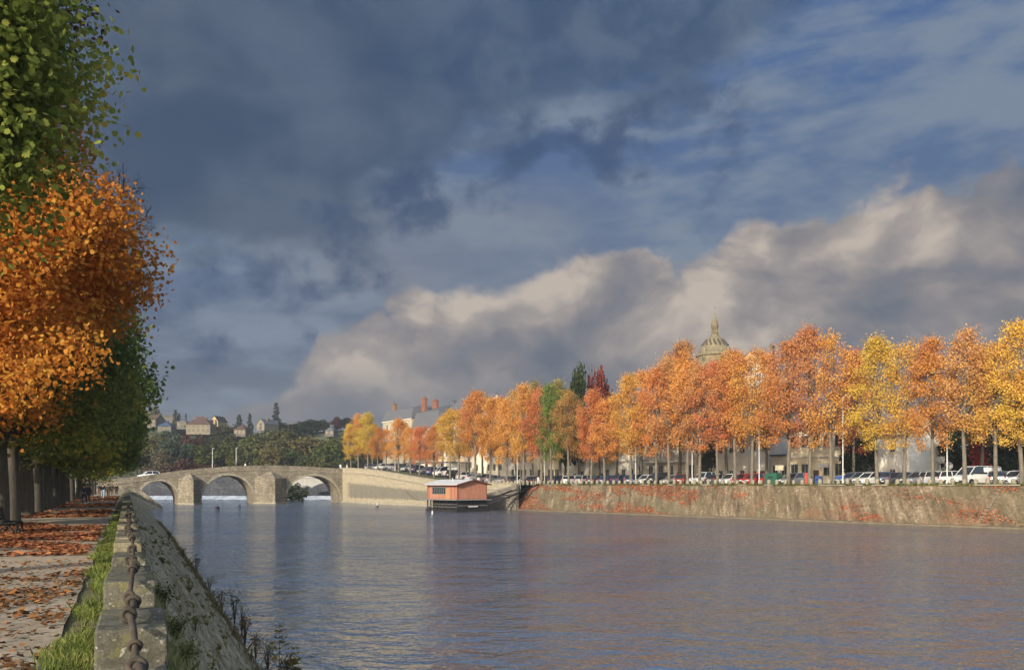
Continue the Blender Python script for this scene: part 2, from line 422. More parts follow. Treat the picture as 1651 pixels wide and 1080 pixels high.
# left bank: stone pitched slope
def toe(s): return 3.0 + .68 * min(1, max(0, (s - 18) / 70)) ** .75 + (2.5 * min(1, max(0, (s - 163) / 22)) ** 1.5)
def slope_pt(s, k):                 # k 0 top, 1 waterline (continues below)
    return L(s, .28 + (toe(s) - .28) * k, 3.0 * (1 - k) + .02)
from mathutils import noise as mnoise
def strip_mesh(name, rows, cols, fn, mat):
    vs = np.array([[*fn(r, c)] for r in rows for c in cols]); n = len(cols); k = len(rows)
    ii = np.arange(n * k).reshape(k, n)
    f = np.stack([ii[:-1, :-1], ii[:-1, 1:], ii[1:, 1:], ii[1:, :-1]], -1).reshape(-1, 4)
    return np_mesh(name, vs, f.ravel(), np.full(len(f), 4), mat, False)
m, t, b = material("pitched stone")
oc = world_pos(t)
al = t.vscale(oc, (1, 1, 1), rot=(0, 0, -A))             # x across, y along the bank
str1 = t.noise(t.vscale(al, (5.0, .22, 5.0)), 1.0, 6, .62, .25)
str2 = t.noise(t.vscale(al, (14, 1.3, 14)), 1.0, 5, .65)
vo = t.new("ShaderNodeTexVoronoi", feature='DISTANCE_TO_EDGE'); t.l.new(t.vscale(al, (4.2, .8, 4.2)), vo.inputs["Vector"]); vo.inputs["Scale"].default_value = 1
k = t.math('ADD', t.math('MULTIPLY', str1, .6), t.math('MULTIPLY', str2, .4))
col = t.ramp(k, [(.34, (.085, .058, .03, 1)), (.43, (.31, .235, .13, 1)), (.53, (.50, .40, .235, 1)), (.66, (.63, .52, .34, 1))])
jt = t.step(vo.outputs["Distance"], .015, .08)
col = t.mix(t.math('MULTIPLY_ADD', jt, .45, .55), (.05, .042, .03, 1), col)
moss = t.step(t.noise(oc, .45, 5, .65), .55, .7)
col = t.mix(t.math('MULTIPLY', moss, .55), col, (.10, .075, .03, 1))
t.put(b.inputs["Base Color"], col); b.inputs["Roughness"].default_value = .92
t.put(b.inputs["Normal"], t.bump(t.math('ADD', t.math('MULTIPLY', k, 1.0), t.math('MULTIPLY', jt, .25)), .9, .12))
M_PITCH = m
rows = list(np.concatenate([np.arange(-14, 3, 2.), np.arange(3, 40, .16), np.arange(40, 90, .6), np.arange(90, 187, 1.5)]))
cols = list(np.linspace(0, 1.12, 46))
def slope_fn(s, k):
    p = slope_pt(s, k); q = Vector((s * .8, k * 16, 0))
    d = .05 * mnoise.noise(Vector((s * .35, k * 22, 0))) + .03 * mnoise.noise(q * 2.7) + .035 * mnoise.noise(Vector((s * 1.2, k * 42, 3)))
    return p + Vector((0, 0, d * (1 if s < 60 else .6) * min(1, k * 6)))
link("stone_slope", strip_mesh("stone_slope", rows, cols, slope_fn, M_PITCH))["kind"] = "structure"

# left bank path and verges
m, t, b = material("gravel path")
oc = world_pos(t); f1 = t.noise(oc, 26, 4, .7); f2 = t.noise(oc, .8, 5, .6); f3 = t.noise(oc, 6, 4, .6)
k = t.math('ADD', t.math('MULTIPLY', f1, .35), t.math('ADD', t.math('MULTIPLY', f2, .4), t.math('MULTIPLY', f3, .25)))
col = t.ramp(k, [(.33, (.17, .13, .085, 1)), (.5, (.35, .28, .19, 1)), (.66, (.52, .43, .31, 1))])
t.put(b.inputs["Base Color"], col); b.inputs["Roughness"].default_value = .95
t.put(b.inputs["Normal"], t.bump(k, .6, .03))
M_GRAVEL = m
M_SOIL = plain("verge soil", (.13, .115, .055, 1), .95, .5, 1.3, bump=.5)
def pf(s, k):
    e1 = -5.2 + .35 * mnoise.noise(Vector((s * .25, 0, 7))); e2 = -.70 + .10 * mnoise.noise(Vector((s * .6, 0, 3)))
    tt = e1 + (e2 - e1) * k
    return L(s, tt, PATH + .008 + .03 * math.sin(PI * k) + .012 * mnoise.noise(Vector((s * .7, tt * .7, 0))))
rows = list(np.concatenate([np.arange(-12, 60, .5), np.arange(60, 192, 2.)]))
link("gravel_path", strip_mesh("gravel_path", rows, list(np.linspace(0, 1, 14)), pf, M_GRAVEL))["kind"] = "structure"
def vf(s, k): return L(s, -60 + (60 - .15) * k, PATH - .02)
link("verge", strip_mesh("verge", [-30, 0, 30, 60, 100, 150, 195], [0, .5, .8, .9, 1], vf, M_SOIL))["kind"] = "structure"

# right bank: rough stone slope, quay sheet
m, t, b = material("weathered quay slope")
oc = world_pos(t); al = t.vscale(oc, (1, 1, 1), rot=(0, 0, math.atan2(E2.x, E2.y)))
dg = t.vscale(oc, (.9, .9, .9), rot=(R(0), R(35), R(30)))
s1 = t.noise(t.vscale(dg, (1.5, .2, .25)), 1.0, 7, .72, .5); s2 = t.noise(oc, 2.6, 5, .7); s3 = t.noise(oc, .11, 4, .6)
k = t.math('ADD', t.math('MULTIPLY', s1, .62), t.math('MULTIPLY', s2, .38))
col = t.ramp(k, [(.32, (.035, .028, .016, 1)), (.46, (.11, .08, .046, 1)), (.55, (.20, .15, .09, 1)), (.68, (.46, .39, .28, 1))])
col = t.mix(t.math('MULTIPLY', t.step(s3, .45, .65), .5), col, (.12, .105, .055, 1))
sz = t.new("ShaderNodeSeparateXYZ"); t.l.new(oc, sz.inputs[0])
red = t.math('MULTIPLY', t.step(t.noise(oc, .13, 4, .6), .56, .66), t.step(sz.outputs[2], 4.2, 1.0))
red = t.math('MULTIPLY', red, t.step(s2, .38, .55))
col = t.mix(t.math('MULTIPLY', red, .35), col, (.26, .085, .04, 1))
t.put(b.inputs["Base Color"], col); b.inputs["Roughness"].default_value = .95
t.put(b.inputs["Normal"], t.bump(k, .9, .15))
M_QSLOPE = m
QS = q_at(838, 2.0)                    # the slope begins here, right of the wash-house
def rs(q, k):
    z = -.5 + (zq(q) + .5) * k; wv = -.4 + 5.4 * k
    p = RB(q, wv, z)
    d = .16 * mnoise.noise(Vector((q * .5, k * 4, 0))) + .1 * mnoise.noise(Vector((q * 1.3, k * 9, 2)))
    return p + Vector((0, 0, d * (1 - k ** 6)))
rows = list(np.concatenate([np.arange(QS, 190, .5), np.arange(190, 330, 4.)]))
link("quay_slope", strip_mesh("quay_slope", rows, list(np.linspace(0, 1, 22)), rs, M_QSLOPE))["kind"] = "structure"
cs = MB(); q = QS + 1.5; rq = random.Random(3)
while q < 190:
    ln = rq.uniform(.8, 2.2)
    if rq.random() < .4:
        a_, b_ = RB(q, 4.75), RB(q + ln, 4.75); e_, n_ = bank_frame(q); d_ = Vector((0, 0, .13 + rq.uniform(-.03, .05)))
        cs.add([a_, b_, b_ + n_ * .4, a_ + n_ * .4, a_ + d_, b_ + d_, b_ + n_ * .4 + d_, a_ + n_ * .4 + d_], [(3, 2, 1, 0), (4, 5, 6, 7), (0, 1, 5, 4), (1, 2, 6, 5), (2, 3, 7, 6), (3, 0, 4, 7)])
    q += ln + .03
cs.build("edge_stones", plain("pale edge stone", (.25, .22, .165, 1), .9, .4, 1.2))["kind"] = "structure"
# foot ledge along the waterline
fl = MB(); qs = list(np.arange(QS, 330, 3.0)); vs = []
for q in qs: vs += [RB(q, -.75, -.4), RB(q, -.75, .20), RB(q, .15, .24)]
fl.add(vs, [f for i in range(len(qs) - 1) for f in ((3 * i, 3 * i + 3, 3 * i + 4, 3 * i + 1), (3 * i + 1, 3 * i + 4, 3 * i + 5, 3 * i + 2))])
fl.build("quay_footing", plain("wet footing", (.16, .125, .08, 1), .8, .4, .8))["kind"] = "structure"
M_QUAY = plain("quay ground", (.16, .145, .11, 1), .95, .3, .6, bump=.3)
M_ASPH = plain("asphalt", (.06, .06, .06, 1), .9, .3, .8)
M_GRASSG = plain("bank grass ground", (.085, .09, .03, 1), .95, .5, 1.5, bump=.5)
def qf(w0, w1, dz): return lambda q, k: RB(q, w0 + (w1 - w0) * k) + Vector((0, 0, dz))
rows = list(np.concatenate([np.arange(-14, 190, 3.), np.arange(190, 330, 8.)]))
link("quay_ground", strip_mesh("quay_ground", rows, [0, .1, .3, .6, 1], qf(4.9, 75, 0), M_QUAY))["kind"] = "structure"
link("quay_verge", strip_mesh("quay_verge", rows, [0, .5, 1], qf(4.85, 8.2, .012), M_GRASSG))["kind"] = "structure"
link("car_park", strip_mesh("car_park", rows, [0, .5, 1], qf(8.4, 18.0, .010), M_ASPH))["kind"] = "structure"
link("street", strip_mesh("street", rows, [0, .5, 1], qf(20.5, 28.0, .010), M_ASPH))["kind"] = "structure"
kb = MB()
for wv in (18.0, 20.3):
    vs = []
    for q in rows:
        c = RB(q, wv); d = RB(q, wv + .2)
        vs += [c + Vector((0, 0, -.05)), c + Vector((0, 0, .13)), d + Vector((0, 0, .13)), d + Vector((0, 0, -.05))]
    kb.add(vs, [f for i in range(len(rows) - 1) for f in [(4 * i + a, 4 * i + 4 + a, 4 * i + 5 + a, 4 * i + 1 + a) for a in range(3)]])
kb.build("kerb", plain("kerb stone", (.32, .31, .28, 1), .9))["kind"] = "structure"
# ------------------------------------------------------------------ the old stone bridge
def interp(pts, x):
    pts = sorted(pts)
    if x <= pts[0][0]: return pts[0][1]
    for (a, ya), (b, yb) in zip(pts, pts[1:]):
        if x <= b: return ya + (yb - ya) * (x - a) / (b - a)
    return pts[-1][1]
def arch_z(x, arches):
    for c, hw, rise, z0, pw in arches:
        if abs(x - c) < hw: return z0 + rise * (1 - abs((x - c) / hw) ** pw) ** .5
    return -1.2
def arch_wall(top, arches, xa, xb, y0, y1, step=.35):
    xs_ = set(np.arange(xa, xb, step)) | {xa, xb}
    for c, hw, *_ in arches:
        for k in range(0, 41): xs_.add(c - hw * math.cos(PI * k / 40))
        xs_ |= {c - hw - 1e-3, c + hw + 1e-3}
    xs_ = sorted(xs_); mb = MB()
    for a, b in zip(xs_, xs_[1:]):
        if b - a < 5e-4: continue
        za, zb = arch_z(a, arches), arch_z(b, arches); ta, tb = top(a), top(b)
        mid = arch_z((a + b) / 2, arches)
        if mid < -1: za = zb = -1.2
        elif za < -1 or zb < -1:
            z0 = min(x[3] for x in arches)
            za = max(za, z0); zb = max(zb, z0)
        vs = [(a, y0, za), (b, y0, zb), (b, y0, tb), (a, y0, ta), (a, y1, za), (b, y1, zb), (b, y1, tb), (a, y1, ta)]
        mb.add(vs, [(0, 1, 2, 3), (5, 4, 7, 6), (3, 2, 6, 7), (1, 0, 4, 5)])
    for c, hw, rise, z0, pw in arches:               # jambs under the springing
        for sg in (-1, 1):
            x = c + sg * hw; v4 = [(x, y0, -1.2), (x, y1, -1.2), (x, y1, z0 + .01), (x, y0, z0 + .01)]
            mb.add(v4, [(0, 1, 2, 3) if sg < 0 else (3, 2, 1, 0)])
    return mb
def arch_ring(arch, width, y, proud, n=48):
    c, hw, rise, z0, pw = arch; mb = MB(); vs = []
    pts = [(c - hw * math.cos(PI * k / n), arch_z(c - hw * math.cos(PI * k / n) * .9999, [arch])) for k in range(n + 1)]
    for i, (x, z) in enumerate(pts):
        a, b = pts[max(i - 1, 0)], pts[min(i + 1, n)]
        tx, tz = b[0] - a[0], b[1] - a[1]; l = math.hypot(tx, tz) or 1; nx_, nz_ = -tz / l, tx / l
        vs += [(x, y - proud, z), (x + nx_ * width, y - proud, z + nz_ * width), (x + nx_ * width, y + .02, z + nz_ * width), (x, y + .02, z)]
    mb.add(vs, [(4 * i + a, 4 * i + 4 + a, 4 * i + 4 + (a + 1) % 4, 4 * i + (a + 1) % 4) for i in range(n) for a in range(4)])
    return mb
EB = Vector((32.4, 21, 0)).normalized(); BP0 = Vector((-76.9, 205, 0)); BRZ = math.atan2(EB.y, EB.x)
def b_of_u(u):
    c = (u - 825.5) / F; return (c * BP0.y - BP0.x) / (EB.x - c * EB.y)
def bz(u, v): return zat(v, (BP0 + EB * b_of_u(u)).y)
M_BR = masonry("rubble bridge stone", (.15, .125, .085, 1), (.38, .325, .235, 1), (.12, .105, .08, 1), 1.7, 3.0, .6)
M_ASH = masonry("pale ashlar", (.30, .265, .19, 1), (.44, .385, .28, 1), (.2, .18, .13, 1), 1.1, 2.2, .25, .3)
M_RING = masonry("arch voussoirs", (.28, .25, .19, 1), (.42, .37, .28, 1), (.17, .15, .11, 1), 2.4, 2.4, .25, .4)
tops = [(b_of_u(u), bz(u, v)) for u, v in ((120, 778), (180, 773), (240, 765.5), (300, 757.5), (370, 751.5), (430, 749.7), (480, 751), (550, 755), (585, 757))]
tops_ = lambda x: interp(tops, x)
def mk(u0, u1, v):
    a, b = b_of_u(u0), b_of_u(u1); return ((a + b) / 2, (b - a) / 2, bz((u0 + u1) / 2, v) - .4, .4, 2.15)
AR = [mk(222, 288.5, 775.3), mk(325, 410, 766.3), mk(461, 548, 767)]
bridge = thing("stone_bridge", "old humped stone bridge with three visible arches crossing the river", "bridge", BP0, BRZ)
arch_wall(lambda x: tops_(x) - .95, AR, b_of_u(120), b_of_u(585), 0, 6.2).build("arched_wall", M_BR, bridge)
for y0, y1 in ((-.06, .32), (5.9, 6.26)):
    mb = MB(); xs_ = list(np.arange(b_of_u(120), b_of_u(585), .8)); vs = []
    for x in xs_: vs += [(x, y0, tops_(x) - 1.0), (x, y0, tops_(x)), (x, y1, tops_(x)), (x, y1, tops_(x) - 1.0)]
    mb.add(vs, [(4 * i + a, 4 * i + 4 + a, 4 * i + 4 + (a + 1) % 4, 4 * i + (a + 1) % 4) for i in range(len(xs_) - 1) for a in range(4)])
    mb.build("parapet", M_BR, bridge)
mb = MB(); vs = []                                     # ledge under the parapet
for x in xs_: vs += [(x, -.16, tops_(x) - 1.16), (x, -.16, tops_(x) - 1.0), (x, .05, tops_(x) - 1.0), (x, .05, tops_(x) - 1.16)]
mb.add(vs, [(4 * i + a, 4 * i + 4 + a, 4 * i + 4 + (a + 1) % 4, 4 * i + (a + 1) % 4) for i in range(len(xs_) - 1) for a in range(4)])
mb.build("string_course", M_RING, bridge)
for a in AR: arch_ring(a, .55, 0, .05).build("arch_ring", M_RING, bridge)
for uc, ul, ur, vt, va in ((301.5, 286, 326, 773, 762), (433, 409, 463, 771, 759.5)):
    xl, xr = b_of_u(ul), b_of_u(ur); c = (xl + xr) / 2; hw = (xr - xl) / 2 - .15
    z1 = bz(uc, vt); z2 = bz(uc, va); nose = 3.6
    mb = MB(); mb.add([(c - hw, .1, -1.2), (c, -nose, -1.2), (c + hw, .1, -1.2), (c - hw, .1, z1), (c, -nose, z1), (c + hw, .1, z1)],
                      [(0, 1, 4, 3), (1, 2, 5, 4), (3, 4, 5)])
    pier = mb.build("cutwater", M_BR, bridge)
    mb = MB(); mb.add([(c - hw - .12, .02, z1 - .05), (c, -nose - .18, z1 - .05), (c + hw + .12, .02, z1 - .05), (c, .0, z2)], [(0, 1, 3), (1, 2, 3), (2, 1, 0)])
    mb.build("cap", M_BR, pier)
    mb = MB(); mb.add([(c - hw - .25, .0, -1.2), (c, -nose - .35, -1.2), (c + hw + .25, .0, -1.2), (c - hw - .25, .0, .35), (c, -nose - .35, .35), (c + hw + .25, .0, .35)],
                      [(0, 1, 4, 3), (1, 2, 5, 4), (3, 4, 5)])
    mb.build("footing", M_ASH, pier)
mb = MB(); vs = []
for x in xs_: vs += [(x, .32, tops_(x) - .94), (x, 5.9, tops_(x) - .94)]
mb.add(vs, [(2 * i, 2 * i + 2, 2 * i + 3, 2 * i + 1) for i in range(len(xs_) - 1)])
mb.build("roadway", M_ASPH, bridge)

# tall quay wall between the bridge and the wash-house
m, t, b = material("stained quay wall")
c = coord(t)
sz = t.new("ShaderNodeSeparateXYZ"); t.l.new(c, sz.inputs[0])
br = t.new("ShaderNodeTexBrick"); cbx = t.new("ShaderNodeCombineXYZ"); t.l.new(sz.outputs[0], cbx.inputs[0]); t.l.new(sz.outputs[2], cbx.inputs[1])
t.l.new(cbx.outputs[0], br.inputs["Vector"]); br.inputs["Scale"].default_value = 1; br.inputs["Brick Width"].default_value = 1.1; br.inputs["Row Height"].default_value = .42
br.inputs["Mortar Size"].default_value = .02; br.inputs["Color1"].default_value = (.38, .325, .225, 1); br.inputs["Color2"].default_value = (.29, .25, .175, 1); br.inputs["Mortar"].default_value = (.28, .24, .17, 1)
nz = t.noise(t.vscale(c, (.35, .35, .35)), 1, 5, .6); dr = t.noise(t.vscale(c, (1.6, 1.6, .12)), 1, 4, .7)
edge = t.math('ADD', sz.outputs[2], t.math('MULTIPLY', t.math('SUBTRACT', dr, .5), 2.0))
band = t.math('MULTIPLY', t.step(edge, 1.0, 1.5), t.step(t.math('SUBTRACT', edge, t.math('MULTIPLY', sz.outputs[0], -.045)), 5.6, 4.9))
dark = t.math('MULTIPLY', band, t.step(sz.outputs[0], 2.0, 5.0))
col = t.mix(t.math('MULTIPLY', nz, .35), br.outputs["Color"], (.3, .25, .16, 1))
col = t.mix(t.math('MULTIPLY', dark, t.math('MULTIPLY_ADD', dr, .5, .5)), col, (.115, .105, .085, 1))
t.put(b.inputs["Base Color"], col); b.inputs["Roughness"].default_value = .9
t.put(b.inputs["Normal"], t.bump(t.math('ADD', nz, t.math('MULTIPLY', br.outputs["Fac"], -.4)), .4, .05))
M_QW = m
qwall = thing("quay_wall", "tall stained stone quay wall running down from the bridge to the floating wash house", "wall", BR, math.atan2(E1.y, E1.x))
QE = QS + .2
def ledge(zf, y0, y1, h0, h1, step=1.0, x0=-.6, x1=None):
    mb = MB(); xs2 = list(np.arange(x0, x1 or QE, step)) + [x1 or QE]; vs = []
    for x in xs2: vs += [(x, y0, zf(x) + h0), (x, y0, zf(x) + h1), (x, y1, zf(x) + h1), (x, y1, zf(x) + h0)]
    fs = [(4 * i + a, 4 * i + 4 + a, 4 * i + 4 + (a + 1) % 4, 4 * i + (a + 1) % 4) for i in range(len(xs2) - 1) for a in range(4)]
    n = 4 * (len(xs2) - 1); fs += [(3, 2, 1, 0), (n, n + 1, n + 2, n + 3)]
    return mb.add(vs, fs)
mb = MB(); xs2 = list(np.arange(-.6, QE, 1.0)) + [QE]; vs = []
for x in xs2: vs += [(x, 0, -1.2), (x, 0, zq(x) + .3), (x, .8, zq(x) + .3), (x, .8, -1.2)]
fs = [(4 * i + a, 4 * i + 4 + a, 4 * i + 4 + (a + 1) % 4, 4 * i + (a + 1) % 4) for i in range(len(xs2) - 1) for a in range(4)]
n = 4 * (len(xs2) - 1); fs += [(3, 2, 1, 0), (n, n + 1, n + 2, n + 3)]
mb.add(vs, fs).build("wall_face", M_QW, qwall)
ledge(zq, -.12, .84, .3, .5).build("coping", M_ASH, qwall)
ledge(zq, -.2, .05, -.95, -.7).build("string_course", M_RING, qwall)
ledge(lambda x: 0, -.55, .05, -1.2, .42).build("footing", M_ASH, qwall)
# strip of ground between wall and quay sheet
mb = MB(); vs = []; qs = list(np.arange(-14, QE, 1.5)) + [QE]
for q in qs: vs += [RB(q, .75) + Vector((0, 0, -.02)), RB(q, 5.2) + Vector((0, 0, -.02))]
mb.add(vs, [(2 * i, 2 * i + 2, 2 * i + 3, 2 * i + 1) for i in range(len(qs) - 1)])
mb.build("quay_edge_ground", M_QUAY)["kind"] = "structure"
# cobbled landing ramp that comes down along the wall to the wash-house
qa, qb = q_at(765, -2), QS + 2.5
mb = MB(); vs = []; ss = np.linspace(0, 1, 12)
for k in ss:
    q = qa + (qb - qa) * k; z = 1.5 + 3.2 * k
    wo = -3.6 + 3.0 * k ** 2; vs += [RB(q, wo, -.5), RB(q, wo + .2 * (1 - k), z), RB(q, .02, z + .25), RB(q, .02, -.5)]
fs = [(4 * i + a, 4 * i + 4 + a, 4 * i + 4 + (a + 1) % 4, 4 * i + (a + 1) % 4) for i in range(11) for a in range(4)] + [(3, 2, 1, 0), (44, 45, 46, 47)]
tag(mb.add(vs, fs).build("landing_ramp", [masonry("wet cobbles", (.10, .085, .065, 1), (.26, .225, .17, 1), (.07, .06, .045, 1), 2.2, 2.2, .4)]), "grey cobbled ramp rising behind the floating wash house to the quay", "ramp")

# curved wing wall where the pitched slope ends by the bridge
mb = MB(); vs = []; N = 18
for i in range(N + 1):
    k = i / N; tt = -.3 + 6.8 * k; ss_ = 187.5 + 1.6 * math.sin(PI * k) - 2.5 * k
    zt = 4.35 - .1 * k if k < .16 else max(.15, 4.33 * (1 - ((k - .16) / .84) ** 1.25) + .15)
    vs += [L(ss_, tt, -.6), L(ss_, tt, zt), L(ss_ + .7, tt + .1, zt), L(ss_ + .7, tt + .1, -.6)]
fs = [(4 * i + a, 4 * i + 4 + a, 4 * i + 4 + (a + 1) % 4, 4 * i + (a + 1) % 4) for i in range(N) for a in range(4)] + [(3, 2, 1, 0), (4 * N, 4 * N + 1, 4 * N + 2, 4 * N + 3)]
tag(mb.add(vs, fs).build("wing_wall", [M_BR]), "curved stone wing wall sloping down into the water by the first arch", "wall")

M_UPW = masonry("upstream wall stone", (.22, .20, .16, 1), (.40, .36, .29, 1), (.18, .16, .13, 1), 1.2, 2.2, .5)
uw = MB(); a_ = BR + Vector((.17, -.985, 0)) * -6.5; b_ = BR + Vector((.17, -.985, 0)) * -66; nn_ = Vector((.985, .17, 0)) * 1.0
uw.add([a_ + Vector((0, 0, -1)), b_ + Vector((0, 0, -1)), b_ + Vector((0, 0, 8.2)), a_ + Vector((0, 0, 8.2)), a_ + nn_ + Vector((0, 0, -1)), b_ + nn_ + Vector((0, 0, -1)), b_ + nn_ + Vector((0, 0, 8.2)), a_ + nn_ + Vector((0, 0, 8.2))], [(0, 3, 2, 1), (4, 5, 6, 7), (3, 7, 6, 2), (0, 4, 7, 3)])
tag(uw.build("embankment_wall", M_UPW), "stone river wall behind the third arch, upstream of the old bridge", "wall")
# weir, lock wall and road bridge seen through the arches
m, t, b = material("weir foam")
oc = world_pos(t); n1 = t.noise(t.vscale(oc, (1.2, .25, .25)), 1.0, 6, .7, .5)
szw = t.new("ShaderNodeSeparateXYZ"); t.l.new(oc, szw.inputs[0])
k = t.math('ADD', n1, t.math('MULTIPLY', t.noise(oc, .12, 3), .5))
t.put(b.inputs["Base Color"], t.ramp(k, [(.5, (.12, .16, .2, 1)), (.66, (.34, .38, .41, 1)), (.85, (.62, .65, .66, 1))])); b.inputs["Roughness"].default_value = .5
t.put(b.inputs["Normal"], t.bump(n1, .8, .3))
mb = MB(); vs = []; xw = np.linspace(-185, 115, 240)
for i, x in enumerate(xw):
    j = .8 * mnoise.noise(Vector((x * .3, 0, 1)))
    for yy, zz in ((259.5 + j, .03), (262, .25), (263.5, .6), (265, 1.0), (266.4, 1.2)):
        vs.append((x, yy, zz + .12 * mnoise.noise(Vector((x * 1.2, yy, 4))) * (0 if yy > 266 else 1)))
fs = [(5 * i + a, 5 * i + 5 + a, 5 * i + 6 + a, 5 * i + 1 + a) for i in range(len(xw) - 1) for a in range(4)]
mb.add(vs, fs); tag(mb.build("weir", m), "white foaming weir seen through the bridge arches", "weir", kind="structure")
M_LOCK = masonry("shadow-toned lock wall", (.04, .045, .055, 1), (.10, .105, .115, 1), (.03, .03, .035, 1), .6, 1.2, .5)  # the wall's shadow is put into these dark stone colours
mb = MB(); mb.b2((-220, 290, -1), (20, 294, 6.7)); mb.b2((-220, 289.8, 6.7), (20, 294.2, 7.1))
tag(mb.build("lock_wall", M_LOCK), "long shadowed wall behind the weir under the middle arch", "wall")
M_CONC = plain("pale concrete", (.36, .35, .32, 1), .9, .25, .8, bump=.2)
rb2 = thing("road_bridge", "pale concrete road bridge seen through the arch beside the quay wall", "bridge", (-66.5, 272, 0), R(14))
arch_wall(lambda x: 6.6, [(10.6, 8.2, 4.0, 1.4, 2.2)], -2.6, 26, 0, 7, 1.0).build("arched_wall", M_CONC, rb2)
MB().b2((-2.6, -.35, 6.6), (26, .3, 7.5)).build("parapet", M_CONC, rb2)
MB().lathe([(2.0, -1), (2.0, 3.6), (2.3, 3.7), (2.3, 4.2), (1.6, 4.4)], 20, c=(.3, -.6)).build("pier", M_CONC, rb2)

# ------------------------------------------------------------------ floating wash-house
M_OR = plain("terracotta boards", (.47, .185, .10, 1), .7, .16, 2.0, bump=.15)
m, t, b = material("terracotta planks"); c = coord(t); sx_ = t.new("ShaderNodeSeparateXYZ"); t.l.new(c, sx_.inputs[0])
gv = t.math('ABSOLUTE', t.math('SUBTRACT', t.math('FRACT', t.math('MULTIPLY', t.math('ADD', sx_.outputs[0], sx_.outputs[1]), 4.2)), .5))
wn_ = t.noise(t.vscale(c, (2.2, 2.2, .5)), 1.0, 5, .65); gr = t.step(t.math('ADD', sx_.outputs[2], t.math('MULTIPLY', wn_, 1.2)), 3.3, 2.5)
col = t.ramp(wn_, [(.3, (.33, .14, .085, 1)), (.55, (.42, .185, .115, 1)), (.75, (.48, .225, .15, 1))])
col = t.mix(t.math('MULTIPLY', gr, .35), col, (.20, .09, .055, 1)); col = t.mix(t.math('MULTIPLY', t.step(gv, .44, .5), .55), col, (.14, .06, .035, 1))
t.put(b.inputs["Base Color"], col); b.inputs["Roughness"].default_value = .75; M_OR = m
M_ORD = plain("brown trim", (.17, .06, .035, 1), .7, .2, 3)
M_BLK = plain("tarred timber", (.018, .017, .017, 1), .75, .4, 4)
M_ZN = plain("zinc roof", (.60, .60, .58, 1), .5, .14, 1.2, metal=.1)
M_GL = glass("dark window glass")
M_WHITE = plain("white paint", (.72, .71, .68, 1), .6, .1, 3)
BX, BY = 9.6, 6.4
c0 = P(737.5, 0, 150.5); c0.z = 0
WRZ = math.atan2(E2.y, E2.x)          # local +x runs towards the camera end of the bank, +y to the bank
wash = thing("wash_house_boat", "floating wash house with terracotta cabin, pale zinc gable roof and black timber lower deck", "houseboat", c0, WRZ)
# near corner is local (0,0); cabin spans x -BX..0, y 0..BY
mb = MB(); mb.b2((-BX - .25, -.25, -.5), (.25, BY + .25, .38)); mb.build("hull", M_BLK, wash)
mb = MB(); mb.b2((-BX - .75, -.8, 1.95), (.7, BY + .5, 2.12)); mb.b2((-BX - .75, -.8, 2.12), (-BX - .68, BY + .5, 2.2)); mb.build("deck", plain("deck edge", (.2, .19, .18, 1), .7, .3, 2), wash)
mb = MB(); pts = [(0, 2.12), (BX, 2.12)]
cab = MB(); cab.prism([(0, 2.12), (BY, 2.12), (BY, 4.72), (BY / 2, 5.5), (0, 4.72)], 0, BX)   # prism in xz extruded along y
cab.v = [(y - BX, x, z) for x, y, z in cab.v]; cab.f = [f[::-1] for f in cab.f]
cabin = cab.build("cabin", M_OR, wash)
for x in (-.08, -.75, -1.9, -BX + .5, -BX + .05): MB().b2((x - .06, -.03, 2.13), (x + .06, .02, 4.68)).build("corner_board", M_ORD, cabin)
for y in (.1, BY - .1): MB().b2((-.02, y - .07, 2.13), (.03, y + .07, 4.7)).build("corner_board", M_ORD, cabin)
mb = MB()
for sg in (-1, 1):
    e = -.55 if sg < 0 else BY + .55; ze = 4.72 - .55 * .2437 + .03
    r0 = (-BX - .6, BY / 2, 5.6); vs = [(-BX - .6, e, ze), (.65, e, ze), (.65, BY / 2, 5.53), (-BX - .6, BY / 2, 5.53)]
    vs += [(x, y, z + .1) for x, y, z in vs]
    fs = [(3, 2, 1, 0), (4, 5, 6, 7), (0, 1, 5, 4), (1, 2, 6, 5), (3, 0, 4, 7)]
    mb.add(vs, [f[::-1] for f in fs] if sg > 0 else fs)
roof = mb.build("roof", M_ZN, wash)
mb = MB()
for sg in (-1, 1):
    e = -.57 if sg < 0 else BY + .57; ze = 4.60
    vs = [(.655, e, ze - .06), (.655, BY / 2, 5.50), (.655, BY / 2, 5.66), (.655, e, ze + .12), (.74, e, ze - .06), (.74, BY / 2, 5.50), (.74, BY / 2, 5.66), (.74, e, ze + .12)]
    mb.add(vs, [(0, 1, 2, 3), (7, 6, 5, 4), (0, 4, 5, 1), (2, 6, 7, 3), (3, 7, 4, 0)])
mb.b2((-BX - .6, -.66, 4.50), (.7, -.56, 4.62))
mb.build("fascia", M_ORD, roof)
mb = MB(); wx0, wx1, wz0, wz1 = -7.9, -3.6, 3.05, 4.2
fr = MB()
fr.b2((wx0 - .1, -.05, wz0 - .1), (wx1 + .1, -.005, wz0)); fr.b2((wx0 - .1, -.05, wz1), (wx1 + .1, -.005, wz1 + .1))
for i in range(8):
    x = wx0 + (wx1 - wx0) * i / 7; fr.b2((x - .05, -.05, wz0), (x + .05, -.005, wz1))
wf = fr.build("window", plain("grey window bars", (.22, .22, .2, 1), .6, .2, 3), wash)
MB().b2((wx0, -.025, wz0), (wx1, -.004, wz1)).build("pane", M_GL, wf)
MB().b2((-3.55, -.045, 2.15), (-2.5, -.006, 4.05)).build("door", plain("faded door", (.42, .22, .10, 1), .7, .2, 4), wash)
for i in range(10):
    x = -BX + .1 + (BX - .2) * i / 9; MB().b2((x - .09, -.1, .38), (x + .09, .08, 1.95)).build("post", M_BLK, wash)
